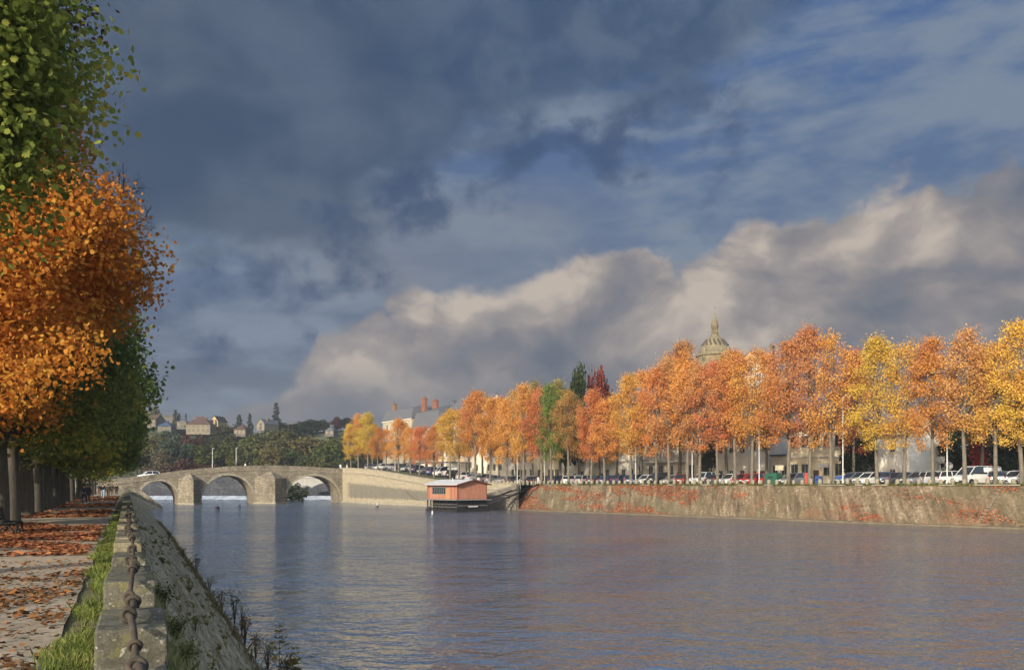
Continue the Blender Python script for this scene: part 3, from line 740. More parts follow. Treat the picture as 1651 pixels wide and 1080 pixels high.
for i in range(8):
    y = .75 + (BY - 1.5) * i / 7; MB().b2((-.08, y - .12, .38), (.1, y + .12, 1.95)).build("post", M_BLK, wash)
for i in range(2): MB().b2((-.02, .06 + i * (BY - 1.2), .38), (.06, 1.2 + i * (BY - 1.25), 1.95)).build("side_panel", M_BLK, wash)
mb = MB(); mb.b2((-BX, -.14, .72), (0, -.08, .82)); mb.b2((-BX, -.14, 1.22), (0, -.08, 1.30)); mb.b2((.1, 0, .95), (.16, BY, 1.1)); mb.build("rail", plain("weathered rail", (.15, .14, .13, 1), .8, .3, 3), wash)
MB().b2((.17, 2.2, .78), (.19, 4.2, .93)).build("name_board", M_WHITE, wash)
MB().b2((-BX + .3, .9, .40), (-.4, BY - .3, 1.9)).build("inner_wall", plain("dark interior", (.03, .027, .025, 1), .9), wash)
MB().tube([(-4, BY / 2 - 1.5, 5.1), (-4, BY / 2 - 1.5, 5.9)], .07).build("stove_pipe", M_ZN, wash)
for k_ in range(4):
    x_ = -BX + 1.2 + k_ * 2.4; fb = MB(); fb.tube([(x_, -.36, 1.9), (x_, -.36, .8)], [.012, .012], 5); fb.lathe([(.02, .78), (.11, .7), (.12, .4), (.03, .3)], 10, c=(x_, -.38)); fb.build("fender", M_BLK, wash)
rp_ = thing("mooring_rope", "slack mooring rope from the floating wash house to the stained quay wall", "rope", (0, 0, 0)); a_ = Matrix.Translation(c0) @ Matrix.Rotation(WRZ, 4, 'Z') @ Vector((-BX - .3, .5, 2.2)); b_ = RB(q_at(655, 0), -.1, 3.2)
MB().tube([a_.lerp(b_, k_ / 8) + Vector((0, 0, -1.1 * math.sin(PI * k_ / 8))) for k_ in range(9)], .035, 6).build("rope", M_BLK, rp_)
# gangway: two long spars with struts and a handrail from the boat up to the quay
Mi = wash.matrix_basis.copy()
gang = thing("gangway", "dark spar gangway climbing from the floating wash house up to the quay edge", "gangway", (0, 0, 0))
a0 = Matrix.Translation(c0) @ Matrix.Rotation(WRZ, 4, 'Z')
p0 = a0 @ Vector((.2, BY + .3, 1.2)); p1 = RB(q_at(864, 4), 4.6, 4.75)
p2 = a0 @ Vector((-.6, BY + .3, 2.15)); p3 = RB(q_at(826, -2.5), -2.5, 3.6)
for a, bq in ((p0, p1), (p2, p3)): MB().tube([a, (a + bq) / 2 + Vector((0, 0, -.12)), bq], .16, 8).build("spar", M_BLK, gang)
for k in (.42, .84):
    a = p0.lerp(p1, k); bq = p2.lerp(p3, min(1, k * 1.15)); MB().tube([a, bq], .09, 6).build("strut", M_BLK, gang)
MB().tube([p0.lerp(p1, .84), p0.lerp(p1, .7) + Vector((0, 0, -1.6))], .1, 6).build("strut", M_BLK, gang)
M_PIPE = plain("galvanised pipe", (.34, .34, .33, 1), .5, .15, 3, metal=.3)
for k in (.62, .9):
    a = p0.lerp(p1, k); MB().tube([a, a + Vector((0, 0, 1.35))], .045, 6).build("rail_post", M_PIPE, gang)
MB().tube([p2 + Vector((0, 0, .9)), p0.lerp(p1, .62) + Vector((0, 0, 1.3)), p1 + Vector((0, 0, 1.1))], .035, 6).build("handrail", M_PIPE, gang)

# ------------------------------------------------------------------ near parapet with its mooring chain
def lichen(name, lo_, hi_):
    m, t, b = material(name); c = world_pos(t)
    n1 = t.noise(c, 2.3, 6, .65, .2); n2 = t.noise(c, 11, 5, .7); n3 = t.noise(c, 42, 3, .6)
    k = t.math('ADD', t.math('MULTIPLY', n1, .5), t.math('ADD', t.math('MULTIPLY', n2, .3), t.math('MULTIPLY', n3, .2)))
    col = t.ramp(k, [(.34, tuple(x * .5 for x in lo_) + (1,)), (.46, lo_ + (1,)), (.6, hi_ + (1,)), (.72, tuple(min(1, x * 1.35) for x in hi_) + (1,))])
    col = t.mix(t.math('MULTIPLY', t.step(t.noise(c, 3.4, 6, .7), .54, .64), .75), col, (.15, .135, .05, 1))
    col = t.mix(t.math('MULTIPLY', t.step(t.noise(c, 19, 4, .6), .60, .66), .7), col, (.34, .33, .27, 1))
    col = t.mix(t.math('MULTIPLY', t.step(t.noise(c, 7, 5, .7), .60, .70), .7), col, (.035, .032, .025, 1))
    t.put(b.inputs["Base Color"], col); b.inputs["Roughness"].default_value = .93
    t.put(b.inputs["Normal"], t.bump(k, .9, .035)); return m
M_PAR1 = lichen("parapet limestone", (.15, .13, .08), (.29, .25, .16)); M_PAR2 = lichen("weathered parapet block", (.075, .07, .05), (.16, .15, .11))
M_IRON = plain("rusted iron", (.065, .052, .038, 1), .8, .4, 14, metal=.15, bump=.4, bdist=.006)
par = thing("river_parapet", "low parapet of uneven stone blocks edging the path above the river slope", "parapet", L(0, 0), A)
sill = MB(); s = 1.0; r2 = random.Random(5)
while s < 186:
    ln = r2.uniform(1.1, 2.0); zt = .30 + r2.uniform(-.03, .03); dxx = r2.uniform(-.02, .02)
    sill.box((.04 + dxx, s + ln / 2, (zt - .35) / 2), (.50, ln - .015, zt + .35)); s += ln
sill.build("sill", M_PAR1, par, bevel=.018)
blocks = []
s = 3.6
while s < 186:
    for j in range(2 if len(blocks) % 3 == 0 else 1):
        ln = r2.uniform(1.0, 1.55); h = .56 + r2.uniform(-.04, .06); tp = r2.uniform(.94, .98)
        blocks.append((s, s + ln, h))
        if len(blocks) <= 96:
            mb = MB(); w_ = r2.uniform(.54, .6)
            mb.box((.03, ln / 2, h / 2 - .1), (w_, ln - .02, h + .2), top=tp)
            o = mb.build("block", M_PAR2 if r2.random() < .7 else M_PAR1, par, loc=(r2.uniform(-.015, .015), s, 0), rz=r2.uniform(-.015, .015), bevel=.022)
        s += ln
    s += r2.uniform(1.5, 2.3)
# chain: long forged bars threaded through heavy rings
def chain_h(y):
    h = .36
    for a, b_, hb in blocks:
        if a - .5 < y < b_ + .5:
            k = 1 if a < y < b_ else 1 - min(abs(y - a), abs(y - b_)) / .5
            h = max(h, .36 + (hb + .03 - .36) * k)
    return h + .055
chain = thing("mooring_chain", "rusty iron chain of long bars and heavy rings lying along the parapet", "chain", L(0, 0), A)
s = 4.35; x = .08; nb = 0
while s < 60 and nb < 48:
    ln = r2.uniform(.8, 1.1); x2 = .06 + r2.uniform(-.055, .055)
    pts = [(x + (x2 - x) * k + .02 * math.sin(PI * k), s + ln * k, chain_h(s + ln * k) + .01 * math.sin(PI * k)) for k in (0, .2, .4, .6, .8, 1)]
    MB().tube(pts, [.032, .029, .027, .027, .029, .032], 10).build("bar", M_IRON, chain)
    d = Vector(pts[-1]) - Vector(pts[-2])
    MB().torus(Vector(pts[-1]) + Vector((0, 0, .004)), d + Vector((r2.uniform(-.06, .06), 0, r2.uniform(-.1, .1))), .048, .025, 18, 10).build("ring", M_IRON, chain)
    if r2.random() < .25:
        MB().torus(Vector(pts[2]), Vector(pts[3]) - Vector(pts[2]), .042, .018, 16, 8).build("ring", M_IRON, chain)
    s += ln; x = x2; nb += 1
# ------------------------------------------------------------------ trees
MAPLE = np.array([(.02, -.36), (.26, -.46), (.30, -.24), (.54, -.10), (.38, .06), (.46, .34), (.20, .30), (.02, .56), (-.20, .28), (-.42, .36), (-.37, .05), (-.52, -.14), (-.29, -.23), (-.22, -.44)])
DIAM = np.array([(0, -.5), (.38, 0), (0, .5), (-.38, 0)])
PENT = np.array([(0, -.5), (.42, -.12), (.3, .38), (-.28, .42), (-.45, -.08)])
def leaves(centers, sizes, shape, mat, name, out=None, up=.35, fold=.12):
    n = len(centers); k = len(shape)
    nrm = rng.normal(size=(n, 3)); nrm /= np.linalg.norm(nrm, axis=1)[:, None]
    nrm[:, 2] += up
    if out is not None: nrm += out * .55
    nrm /= np.linalg.norm(nrm, axis=1)[:, None]
    a = rng.normal(size=(n, 3)); u = np.cross(nrm, a); u /= np.linalg.norm(u, axis=1)[:, None]; v = np.cross(nrm, u)
    px = shape[:, 0][None, :, None]; py = shape[:, 1][None, :, None]; pz = (np.abs(shape[:, 0]) * fold)[None, :, None]
    co = centers[:, None, :] + sizes[:, None, None] * (px * u[:, None] + py * v[:, None] + pz * nrm[:, None])
    return np_mesh(name, co.reshape(-1, 3), np.arange(n * k), np.full(n, k), mat)
def cloud(clumps, radii, n, shell=.35, soft=.0):
    wgt = radii ** 2; idx = rng.choice(len(clumps), n, p=wgt / wgt.sum())
    d = rng.normal(size=(n, 3)); d /= np.linalg.norm(d, axis=1)[:, None]
    r = (shell + (1 - shell) * rng.random(n) ** .5) * (1 + .18 * rng.normal(size=n))
    off = (d * r[:, None] + rng.normal(size=(n, 3)) * soft) * radii[idx][:, None]; off[:, 2] *= .85
    return clumps[idx] + off, d
M_BARK = plain("plane bark", (.145, .125, .095, 1), .9, .5, 2.2, bump=.5, stretch=(2, 2, .5), bdist=.03)
M_BARKD = plain("dark bark", (.085, .074, .058, 1), .95, .45, 3.0, bump=.8, stretch=(3, 3, .5), bdist=.04)
M_LEAFQ = leafmat("autumn leaves", [(0, (.50, .36, .40)), (.22, (.78, .62, .60)), (.5, (1, .98, .95)), (.75, (1.08, 1.2, 1.05)), (.93, (1.15, 1.5, 1.3)), (1, (1.3, 1.9, 2.2))], .28, True, .35, .5)

def limbs(mb, base_z, pts_to, r0, n=8, r=rnd):
    for p in pts_to:
        p = Vector(p); z0 = base_z + r.uniform(0, .25) * (p.z - base_z); a = Vector((0, 0, z0))
        m1 = a.lerp(p, .45) + Vector((0, 0, .12 * (p.z - z0)))
        mb.tube([a, m1, p], [r0, r0 * .6, r0 * .15], 6)
def plane_tree_meshes(seed, Rm=2.9, z0=5.2, z1=17.0, nl=17000, ls=.215):
    rg = np.random.default_rng(seed); rr = random.Random(seed)
    K = 95; cl = []; rad = []
    while len(cl) < K:
        h = rg.random(); prof = (min(1, (h + .12) / .32)) ** .6 * (1 - max(0, (h - .45) / .62) ** 1.9)
        a = rg.random() * 2 * PI; top_ = h > .72; rr_ = Rm * prof * rg.random() ** .5
        cl.append((rr_ * math.cos(a) + .35 * math.sin(h * 5 + seed), rr_ * math.sin(a), z0 + .5 + h * (z1 - z0 - .9))); rad.append(rg.uniform(.45, .95))
    for _ in range(4):                     # hanging sprays below the crown
        a = rg.random() * 2 * PI; cl.append((Rm * .6 * math.cos(a), Rm * .6 * math.sin(a), z0 - rg.random() * .8)); rad.append(.6)
    cl = np.array(cl); rad = np.array(rad)
    c, d = cloud(cl, rad, nl, .2, .42)
    crown = leaves(c, rg.uniform(.55, 1.3, len(c)) * ls, PENT, M_LEAFQ, "crown", d)
    mb = MB(); b = [rr.uniform(-.25, .25) for _ in range(4)]
    fk = [cl[k_] for k_ in range(K) if cl[k_][2] > 9][:7]
    for p_ in fk: mb.tube([(b[0] * .7, b[1] * .7, rr.uniform(5.0, 7.5)), (b[0] * .5 + p_[0] * .5, b[1] * .5 + p_[1] * .5, (p_[2] + 7) / 2 + .6), tuple(p_ + np.array([0, 0, .4]))], [.10, .06, .018], 6)
    mb.tube([(0, 0, -.3), (0, 0, .25), (b[0] * .3, b[1] * .3, 2.5), (b[0], b[1], 6), (b[2], b[3], 11), (b[2] * .5, b[3], 15.2)], [.32, .25, .215, .18, .1, .03], 9)
    limbs(mb, 5.2, [cl[rr.randrange(K)] for _ in range(12)], .07, r=rr)
    return mb.mesh("trunk", M_BARK), crown
PV = [plane_tree_meshes(100 + i, Rm=2.85 + .25 * (i % 4), z0=5.1 + .4 * (i % 3), nl=(16500, 12000, 14500, 9500)[i % 4], ls=.17) for i in range(8)]
COLS = {"orange": (.66, .30, .08), "red-orange": (.64, .235, .085), "amber": (.68, .365, .085), "yellow": (.70, .45, .08), "green": (.20, .26, .06),
        "rusty brown": (.50, .27, .09), "dark red": (.30, .07, .045), "olive": (.32, .26, .06), "pale orange": (.64, .325, .12)}
TREES = [  # photo column, hue, row (0 front, 1 back)
 (566, "yellow", 0), (578, "amber", 1), (593, "yellow", 0), (600, "orange", 1), (609, "orange", 0), (623, "orange", 1), (643, "orange", 0), (652, "amber", 1), (662, "orange", 0), (676, "red-orange", 0),
 (687, "red-orange", 1), (700, "orange", 0), (714, "amber", 1), (726, "yellow", 0), (740, "amber", 0), (757, "pale orange", 1), (767, "orange", 0), (778, "rusty brown", 1), (790, "orange", 0), (804, "orange", 1),
 (817, "orange", 0), (832, "amber", 1), (844, "amber", 0), (859, "olive", 1), (873, "red-orange", 0), (889, "green", 0), (903, "olive", 1), (917, "rusty brown", 0), (935, "rusty brown", 1), (953, "red-orange", 0),
 (975, "orange", 0), (994, "amber", 1), (1017, "amber", 0), (1035, "orange", 1), (1058, "orange", 0), (1079, "pale orange", 0), (1096, "rusty brown", 1), (1108, "orange", 0), (1128, "pale orange", 0), (1157, "red-orange", 0), (1172, "rusty brown", 1),
 (1185, "orange", 0), (1212, "orange", 0), (1236, "pale orange", 1), (1271, "orange", 0), (1305, "pale orange", 0), (1340, "orange", 0), (1376, "red-orange", 1), (1414, "yellow", 0), (1458, "amber", 0),
 (1504, "orange", 0), (1556, "pale orange", 0), (1583, "rusty brown", 1), (1605, "amber", 0), (1648, "yellow", 0), (1700, "yellow", 0), (1755, "orange", 0)]
TOPV = [(540, 712), (560, 690), (575, 668), (592, 664), (608, 690), (625, 690), (645, 672), (665, 690), (690, 688), (715, 668), (728, 652), (745, 662), (770, 624), (790, 640), (815, 640), (850, 610), (880, 622), (903, 612), (917, 625), (935, 640),
        (955, 625), (975, 640), (990, 640), (1018, 598), (1040, 598), (1062, 585), (1079, 575), (1096, 546), (1112, 566), (1128, 580), (1160, 572), (1190, 560), (1212, 556), (1240, 566), (1270, 545), (1305, 528), (1330, 526), (1345, 540), (1376, 560), (1400, 538), (1440, 540), (1460, 548), (1495, 528), (1520, 548), (1556, 528), (1590, 556), (1620, 540), (1650, 508), (1760, 500)]
GRP_T = "plane trees along the far quay"
counts = {}
n_all = len(TREES)
for i, (u, hue, row) in enumerate(TREES):
    wv = (6.9 + rnd.uniform(-.25, .25)) if row == 0 else 19.2
    q = q_at(u, wv); base = RB(q, wv) + Vector((0, 0, -.02))
    vt = interp(TOPV, u) + rnd.uniform(-3, 5)
    H = zat(vt, base.y) - base.z
    tm, cm = PV[(i * 5 + i // 8) % 8]
    if i < n_all // 2: where = f"{nth(i + 1)} trunk from the old bridge along the far quay"
    else: where = f"{nth(n_all - 2 - i) if i < n_all - 2 else 'last'} trunk counted back from the near end of the quay"
    if i >= n_all - 2: where = "in the quay row just beyond the picture edge" if i == n_all - 1 else "at the very near end of the quay row"
    tr = thing("plane_tree", f"{hue} plane tree, {where}", "tree", base, rnd.uniform(0, 6.28), GRP_T)
    sxy = max(.72, min(1.25, .40 + H / 30)) * rnd.uniform(.92, 1.12)
    if u < 760: sxy *= .95
    tr.scale = (sxy, sxy, H / 17.25)
    link("trunk", tm, tr)
    c = link("crown", cm, tr)
    b = COLS[hue]; j = rnd.uniform(.80, 1.02)
    c.color = (b[0] * j, b[1] * j * rnd.uniform(.9, 1.12), b[2] * j * 1.15, 1)

# broad trees (hill, backdrop) and conifers
M_LEAFH = leafmat("far foliage", [(0, (.5, .5, .5)), (.4, (.85, .85, .85)), (.7, (1.1, 1.1, 1)), (1, (1.5, 1.4, 1.1))], .22, True, .25, .55)
def broad_meshes(seed, Rm=5.4, zc=7.2, rz=5.6, nl=3600, ls=.62):
    rg = np.random.default_rng(seed); K = 46
    d = rg.normal(size=(K, 3)); d /= np.linalg.norm(d, axis=1)[:, None]; r = (.35 + .65 * rg.random(K) ** .5)
    cl = d * r[:, None] * np.array([Rm - 1, Rm - 1, rz - 1]) + np.array([0, 0, zc]); cl[:, 2] = np.maximum(cl[:, 2], 2.0)
    rad = rg.uniform(1.0, 1.9, K); c, dd = cloud(cl, rad, nl)
    crown = leaves(c, rg.uniform(.6, 1.3, nl) * ls, PENT, M_LEAFH, "crown", dd)
    mb = MB(); mb.tube([(0, 0, -1.5), (0, 0, 3), (.2, .1, 8)], [.4, .3, .12], 7); limbs(mb, 3, [cl[k] for k in range(7)], .14)
    return mb.mesh("trunk", M_BARKD), crown
BV = [broad_meshes(200 + i) for i in range(4)]
def conifer_meshes(seed, H=15, Rm=3.6, nl=3000, ragged=.3, thin=1.0):
    rg = np.random.default_rng(seed); cl = []; rad = []
    for i in range(46):
        h = (i + .5) / 46; a = i * 2.4 + rg.random(); rr_ = Rm * (1 - h) ** .8 * (1 - ragged * rg.random()) * (.35 + .65 * rg.random()) * thin
        cl.append((rr_ * math.cos(a), rr_ * math.sin(a), 1.2 + h * (H - 1.4))); rad.append((.45 + .6 * (1 - h)) * (.8 + .4 * rg.random()))
    c, dd = cloud(np.array(cl), np.array(rad), nl)
    crown = leaves(c, rg.uniform(.6, 1.3, nl) * .42, DIAM, M_LEAFH, "crown", dd, up=-.2)
    mb = MB(); mb.tube([(0, 0, -1), (0, 0, H * .5), (0, 0, H - .4)], [.32, .2, .04], 7)
    return mb.mesh("trunk", M_BARKD), crown
CV = [conifer_meshes(300), conifer_meshes(301, 17, 3.0, ragged=.55), conifer_meshes(302, 18, 4.4, 2600, .75, 1.0)]
def put_tree(name, var, base, sxy, sz, color, label, cat="tree", group=None):
    tr = thing(name, label, cat, base, rnd.uniform(0, 6.28), group); tr.scale = (sxy, sxy, sz)
    link("trunk", var[0], tr); c = link("crown", var[1], tr); c.color = (*color, 1); return tr
def hill_z(p): return float(ground_h(np.array([p.x]), np.array([p.y]))[0])
def by_px(u, vt, d, var, hmesh, color, label, name="hill_tree", wpx=None, rmesh=5.4, base_z=None, group=None):
    p = P(u, 0, d); p.z = hill_z(p) if base_z is None else base_z
    sz = (zat(vt, d) - p.z) / hmesh
    sxy = sz if wpx is None else wpx / 2 * d / F / rmesh
    return put_tree(name, var, p, sxy, max(sz, .15), color, label, group=group)
OLV = (.075, .085, .028); DKG = (.030, .045, .022); TEAL = (.065, .088, .058); MAR = (.085, .045, .035); OLB = (.115, .105, .04); BLK = (.012, .02, .012)
GH = "trees on the hillside behind the bridge"
hilltrees = [  # u, vtop, distance, width px, colour, label
 (282, 702, 330, 78, TEAL, "rounded blue-green tree on the slope below the blue-roofed house"), (312, 694, 350, 62, MAR, "dull maroon tree below the long hip-roofed house"),
 (246, 698, 345, 70, OLB, "tawny tree beside the leafy trees of the near bank on the hillside"), (262, 722, 310, 56, (.10, .09, .05), "low greyish bush-like tree above the left bridge ramp"),
 (340, 706, 335, 84, OLV, "olive tree standing behind the first lamp post on the bridge"), (380, 700, 340, 80, OLV, "olive tree standing behind the second lamp post on the bridge"),
 (425, 692, 345, 92, OLB, "tall olive tree above the crown of the bridge, left of the black cedar"), (462, 690, 350, 90, OLV, "broad olive tree directly below the black cedar"),
 (500, 697, 340, 86, OLB, "tawny olive tree above the third bridge arch"), (532, 706, 330, 70, OLV, "olive tree beside the first yellow quay trees"), (557, 700, 350, 70, OLV, "olive tree half hidden by the first yellow quay trees"),
 (300, 738, 300, 60, MAR, "low maroon bush along the bridge parapet near the white car"), (262, 742, 296, 64, (.10, .065, .05), "brownish low tree behind the white car on the bridge"), (335, 740, 300, 56, (.09, .06, .04), "low russet tree behind the bridge near its first lamp post"),
 (405, 722, 318, 60, OLV, "lower olive tree just over the bridge crown"), (478, 724, 316, 70, (.06, .07, .03), "lower dark olive tree over the second cutwater"), (520, 730, 312, 60, (.07, .08, .03), "low olive tree over the third arch parapet"), (560, 732, 312, 60, (.06, .07, .035), "low dark tree at the bridge end behind the quay trees"),
 (370, 684, 400, 60, (.05, .06, .03), "dark olive tree below the small cottage on the ridge"), (350, 682, 420, 54, OLB, "yellowish green tree between the long house and the spruces"), (325, 700, 380, 60, (.045, .055, .03), "dark tree under the long house wall"),
 (270, 690, 395, 60, TEAL, "greenish tree under the blue roof"), (238, 705, 360, 60, (.07, .08, .035), "green tree seen past the edge of the near bank leaves"), (455, 680, 420, 60, DKG, "dark tree at the foot of the black cedar"),
 (492, 678, 440, 58, DKG, "dark green ridge tree beyond the cedar, first of three"), (512, 674, 445, 56, DKG, "dark green ridge tree beyond the cedar, middle of three"), (480, 684, 425, 50, DKG, "small dark tree next to the cedar"),
 (543, 671, 440, 22, (.075, .032, .032), "narrow dark maroon ridge tree above the pale cottage"), (528, 682, 440, 34, DKG, "small dark ridge tree in front of the pale cottage"), (562, 672, 450, 40, DKG, "dark ridge tree against the quay trees"), (580, 678, 440, 50, DKG, "dark ridge tree hidden among the first quay trees"),
 (248, 656, 470, 28, (.16, .15, .10), "tall pale grey-green tree at the far end of the ridge"), (435, 694, 400, 50, (.055, .07, .03), "mid green tree under the cream gabled house"), (300, 676, 450, 34, (.04, .05, .03), "small dark tree behind the long house"),
 (220, 690, 360, 60, (.06, .07, .03), "green hillside tree almost hidden by the near bank foliage"), (195, 700, 340, 70, (.05, .06, .03), "dark hillside tree hidden by the near bank foliage"), (160, 705, 330, 80, (.05, .06, .03), "dark tree at the end of the riverside path"),
 (385, 712, 300, 50, (.07, .075, .03), "olive tree between the two bridge lamp posts"), (440, 716, 308, 70, OLB, "tawny tree behind the second cutwater"), (590, 715, 330, 70, (.05, .06, .03), "dark green tree behind the first orange quay trees")]
for i, (u, vt, d, wpx, colr, lab) in enumerate(hilltrees):
    lab = lab.replace("left bridge ramp", "bridge ramp").replace(", left of the black cedar", ", before the black cedar")
    by_px(u, vt, d, BV[i % 4], 12.9, tuple(x * rnd.uniform(.9, 1.1) for x in colr), lab, wpx=wpx, group=GH)
by_px(403, 666, 430, CV[1], 17, DKG, "slim dark spruce on the ridge beside the cream gable", "spruce_tree", 24, 3.0, group=GH)
by_px(386, 668, 435, CV[0], 15, (.03, .05, .03), "broad dark spruce above the small ridge cottage", "spruce_tree", 34, 3.6, group=GH)
by_px(445, 648, 425, CV[2], 18, BLK, "ragged black cedar standing tall on the ridge", "cedar_tree", 40, 4.0, group=GH)
by_px(283, 660, 455, CV[0], 15, (.04, .055, .045), "small conifer on the skyline between two ridge houses", "spruce_tree", 26, 3.6, group=GH)
by_px(300, 666, 455, CV[1], 17, (.03, .04, .03), "tiny spruce tip behind the long house roof", "spruce_tree", 12, 3.0, group=GH)
# taller trees that rise behind the quay row
by_px(933, 585, 178, BV[3], 12.9, (.035, .05, .018), "tall broad dark green tree rising behind the rusty quay trees", "backdrop_tree", 52, 5.4, 4.6)
by_px(912, 604, 186, BV[1], 12.9, (.075, .10, .02), "green tree rising behind the quay row beside the darker one", "backdrop_tree", 58, 5.4, 4.6)
by_px(967, 584, 180, BV[2], 12.9, (.16, .04, .03), "dark red tree rising above the quay row beside the dark green one", "backdrop_tree", 54, 5.4, 4.6)
for u, vt, d, wpx, colr, lab in ((1384, 690, 138, 60, (.035, .055, .02), "dark green tree beside the yellow cafe front"), (1410, 700, 146, 50, (.03, .05, .022), "dark tree in front of the pale blank house wall"),
                                 (1472, 688, 140, 64, (.06, .085, .03), "loose green tree against the pale wall behind the grey cars"), (1512, 676, 142, 80, (.03, .045, .02), "dark evergreen behind the street sign"),
                                 (1552, 680, 136, 84, (.028, .042, .02), "dark evergreen behind the white van"), (1598, 676, 134, 90, (.03, .045, .02), "dark evergreen draped with red creeper"), (1645, 680, 130, 90, (.03, .046, .02), "dark evergreen at the near end behind the parked cars"),
                                 (1700, 670, 126, 100, (.03, .045, .02), "dark evergreen beyond the last parked car"), (1142, 702, 150, 34, (.05, .055, .03), "small dark tree beside the bare yellow gable")):
    by_px(u, vt, d, BV[rnd.randrange(4)], 12.9, colr, lab, "backdrop_tree", wpx, 5.4, 4.6)
# ------------------------------------------------------------------ left bank trees
def big_tree(seed, s, t_, center, radii, nl, ls, mat, label, trunk_h=5.5, r0=.34, shape=MAPLE, K=80, extra=None, lean=(0, 0), name="maple_tree", zbase=PATH, cut=None):
    """center and radii of the crown in (across, along, up) metres from the trunk base, local frame x across, y along"""
    rg = np.random.default_rng(seed); rr = random.Random(seed)
    d = rg.normal(size=(K, 3)); d /= np.linalg.norm(d, axis=1)[:, None]; r = .45 + .55 * rg.random(K) ** .6
    R3 = np.array(radii); cl = d * r[:, None] * (R3 - .8) + np.array(center); rad = rg.uniform(.75, 1.5, K)
    if extra:
        for e in extra: cl = np.vstack([cl, e[:3]]); rad = np.append(rad, e[3])
    c, dd = cloud(cl, rad, nl, .3)
    tr = thing(name, label, "tree", L(s, t_, zbase), A, "trees lining the riverside path")
    mb = MB(); top = (center[0] * .5 + lean[0], center[1] * .5 + lean[1], center[2])
    mb.tube([(0, 0, -.4), (0, 0, .15), (.04, 0, 1.2), (lean[0] * .2, lean[1] * .2, trunk_h * .7), (top[0] * .5, top[1] * .5, trunk_h + 1), top], [r0 * 1.5, r0 * 1.15, r0, r0 * .85, r0 * .6, r0 * .2], 12)
    limbs(mb, trunk_h * .75, [cl[rr.randrange(K)] for _ in range(16)], r0 * .36, r=rr)
    mb.build("trunk", M_BARKD, tr)
    link("crown", leaves(c, rg.uniform(.6, 1.25, nl) * ls, shape, mat, "crown", dd, up=.2), tr)
    return tr
LG = leafmat("green turning leaves", [(0, (.06, .08, .025)), (.2, (.12, .16, .04)), (.42, (.27, .32, .07)), (.65, (.42, .44, .10)), (.85, (.56, .47, .10)), (1, (.62, .36, .07))], .38, False, .55, .55)
LO = leafmat("orange maple leaves", [(0, (.34, .26, .06)), (.14, (.46, .20, .05)), (.35, (.62, .24, .05)), (.6, (.70, .33, .06)), (.82, (.74, .44, .09)), (1, (.52, .44, .10))], .32, False, .6, .5)
LD = leafmat("dark green leaves", [(0, (.07, .095, .035)), (.35, (.15, .20, .06)), (.68, (.26, .29, .08)), (.9, (.38, .33, .08)), (1, (.48, .28, .06))], .3, False, .5, .5)
LY = leafmat("green and yellow leaves", [(0, (.07, .09, .03)), (.3, (.15, .18, .045)), (.52, (.30, .31, .07)), (.7, (.48, .41, .07)), (.85, (.62, .30, .05)), (1, (.62, .20, .04))], .30, False, .5, .68)
LB = leafmat("brown leaves", [(0, (.02, .013, .008)), (.5, (.06, .035, .015)), (.85, (.13, .06, .02)), (1, (.3, .12, .02))], .4, False, .35)
TR = -4.9
big_tree(1, 17.5, TR - .3, (2.4, -.6, 9.4), (2.5, 3.4, 3.7), 44000, .115, LG, "green maple turning yellow whose low crown hangs over the near path", K=85,
         extra=[(2.2, -.6, 13, 1.2), (2.0, 0, 14.5, 1.3), (2.4, .5, 12.4, 1.2), (1.6, -.5, 12.2, 1.3)])
big_tree(2, 24.5, TR, (1.2, 1, 14.5), (2.8, 3.0, 4.4), 16000, .14, LB, "dark brown tree top rising behind the near green maple", K=60)
t1 = big_tree(3, 28.5, TR, (.7, -.5, 8.0), (5.2, 5.0, 5.2), 98000, .117, LO, "bright orange maple overhanging the path", K=120,
              extra=[(2.2, -4.6, 4.2, 1.1), (.6, -4.2, 3.4, 1.0), (3.6, -3.6, 5.0, 1.0), (4.2, 0, 7, 1.3), (3.7, 1, 9, 1.3), (1.6, -3, 12.2, 1.3), (2.6, -1, 12.6, 1.2)])
# bare branch fan at the orange maple's shoulder
mb = MB(); r5 = random.Random(9)
def twig(p, d, ln, r, dep):
    q = p + d * ln; mb.tube([p, p.lerp(q, .5) + Vector((r5.uniform(-.04, .04),) * 3) * ln, q], [r, r * .8, r * .55], 5)
    if dep:
        for _ in range(3 if dep > 1 else 2):
            nd = (d + Vector((r5.uniform(-.65, .65), r5.uniform(-.65, .65), r5.uniform(-.45, .65)))).normalized()
            twig(p.lerp(q, r5.uniform(.55, 1)), nd, ln * r5.uniform(.55, .8), r * .6, dep - 1)
twig(Vector((3.7, 1.2, 10.0)), Vector((.8, -.1, .4)).normalized(), .95, .04, 5)
twig(Vector((3.8, 1.2, 9.6)), Vector((.9, -.1, .15)).normalized(), .8, .035, 5)
mb.build("bare_branch", M_BARKD, t1)
rowl = [(34.5, LD, (1.6, 0, 8.0), (4.4, 4.4, 5.0), 22000, .16, "dark green tree behind the orange maple", 5),
        (40.8, LY, (1.5, 0, 7.2), (4.4, 4.0, 4.6), 15000, .18, "green and yellow tree beside the park bench", 6),
        (46.2, LD, (1.9, 0, 7.6), (4.8, 4.0, 5.2), 12500, .20, "dark green tree leaning to the river beyond the bench, first of its kind", 7),
        (52.4, LY, (1.2, 0, 6.6), (4.6, 3.8, 4.4), 9000, .25, "yellow-green tree with an orange spray over the path", 8),
        (58.8, LD, (1.8, 0, 7.4), (5.2, 4.0, 5.0), 8000, .27, "dark green tree midway along the path, crown over the parapet", 9)]
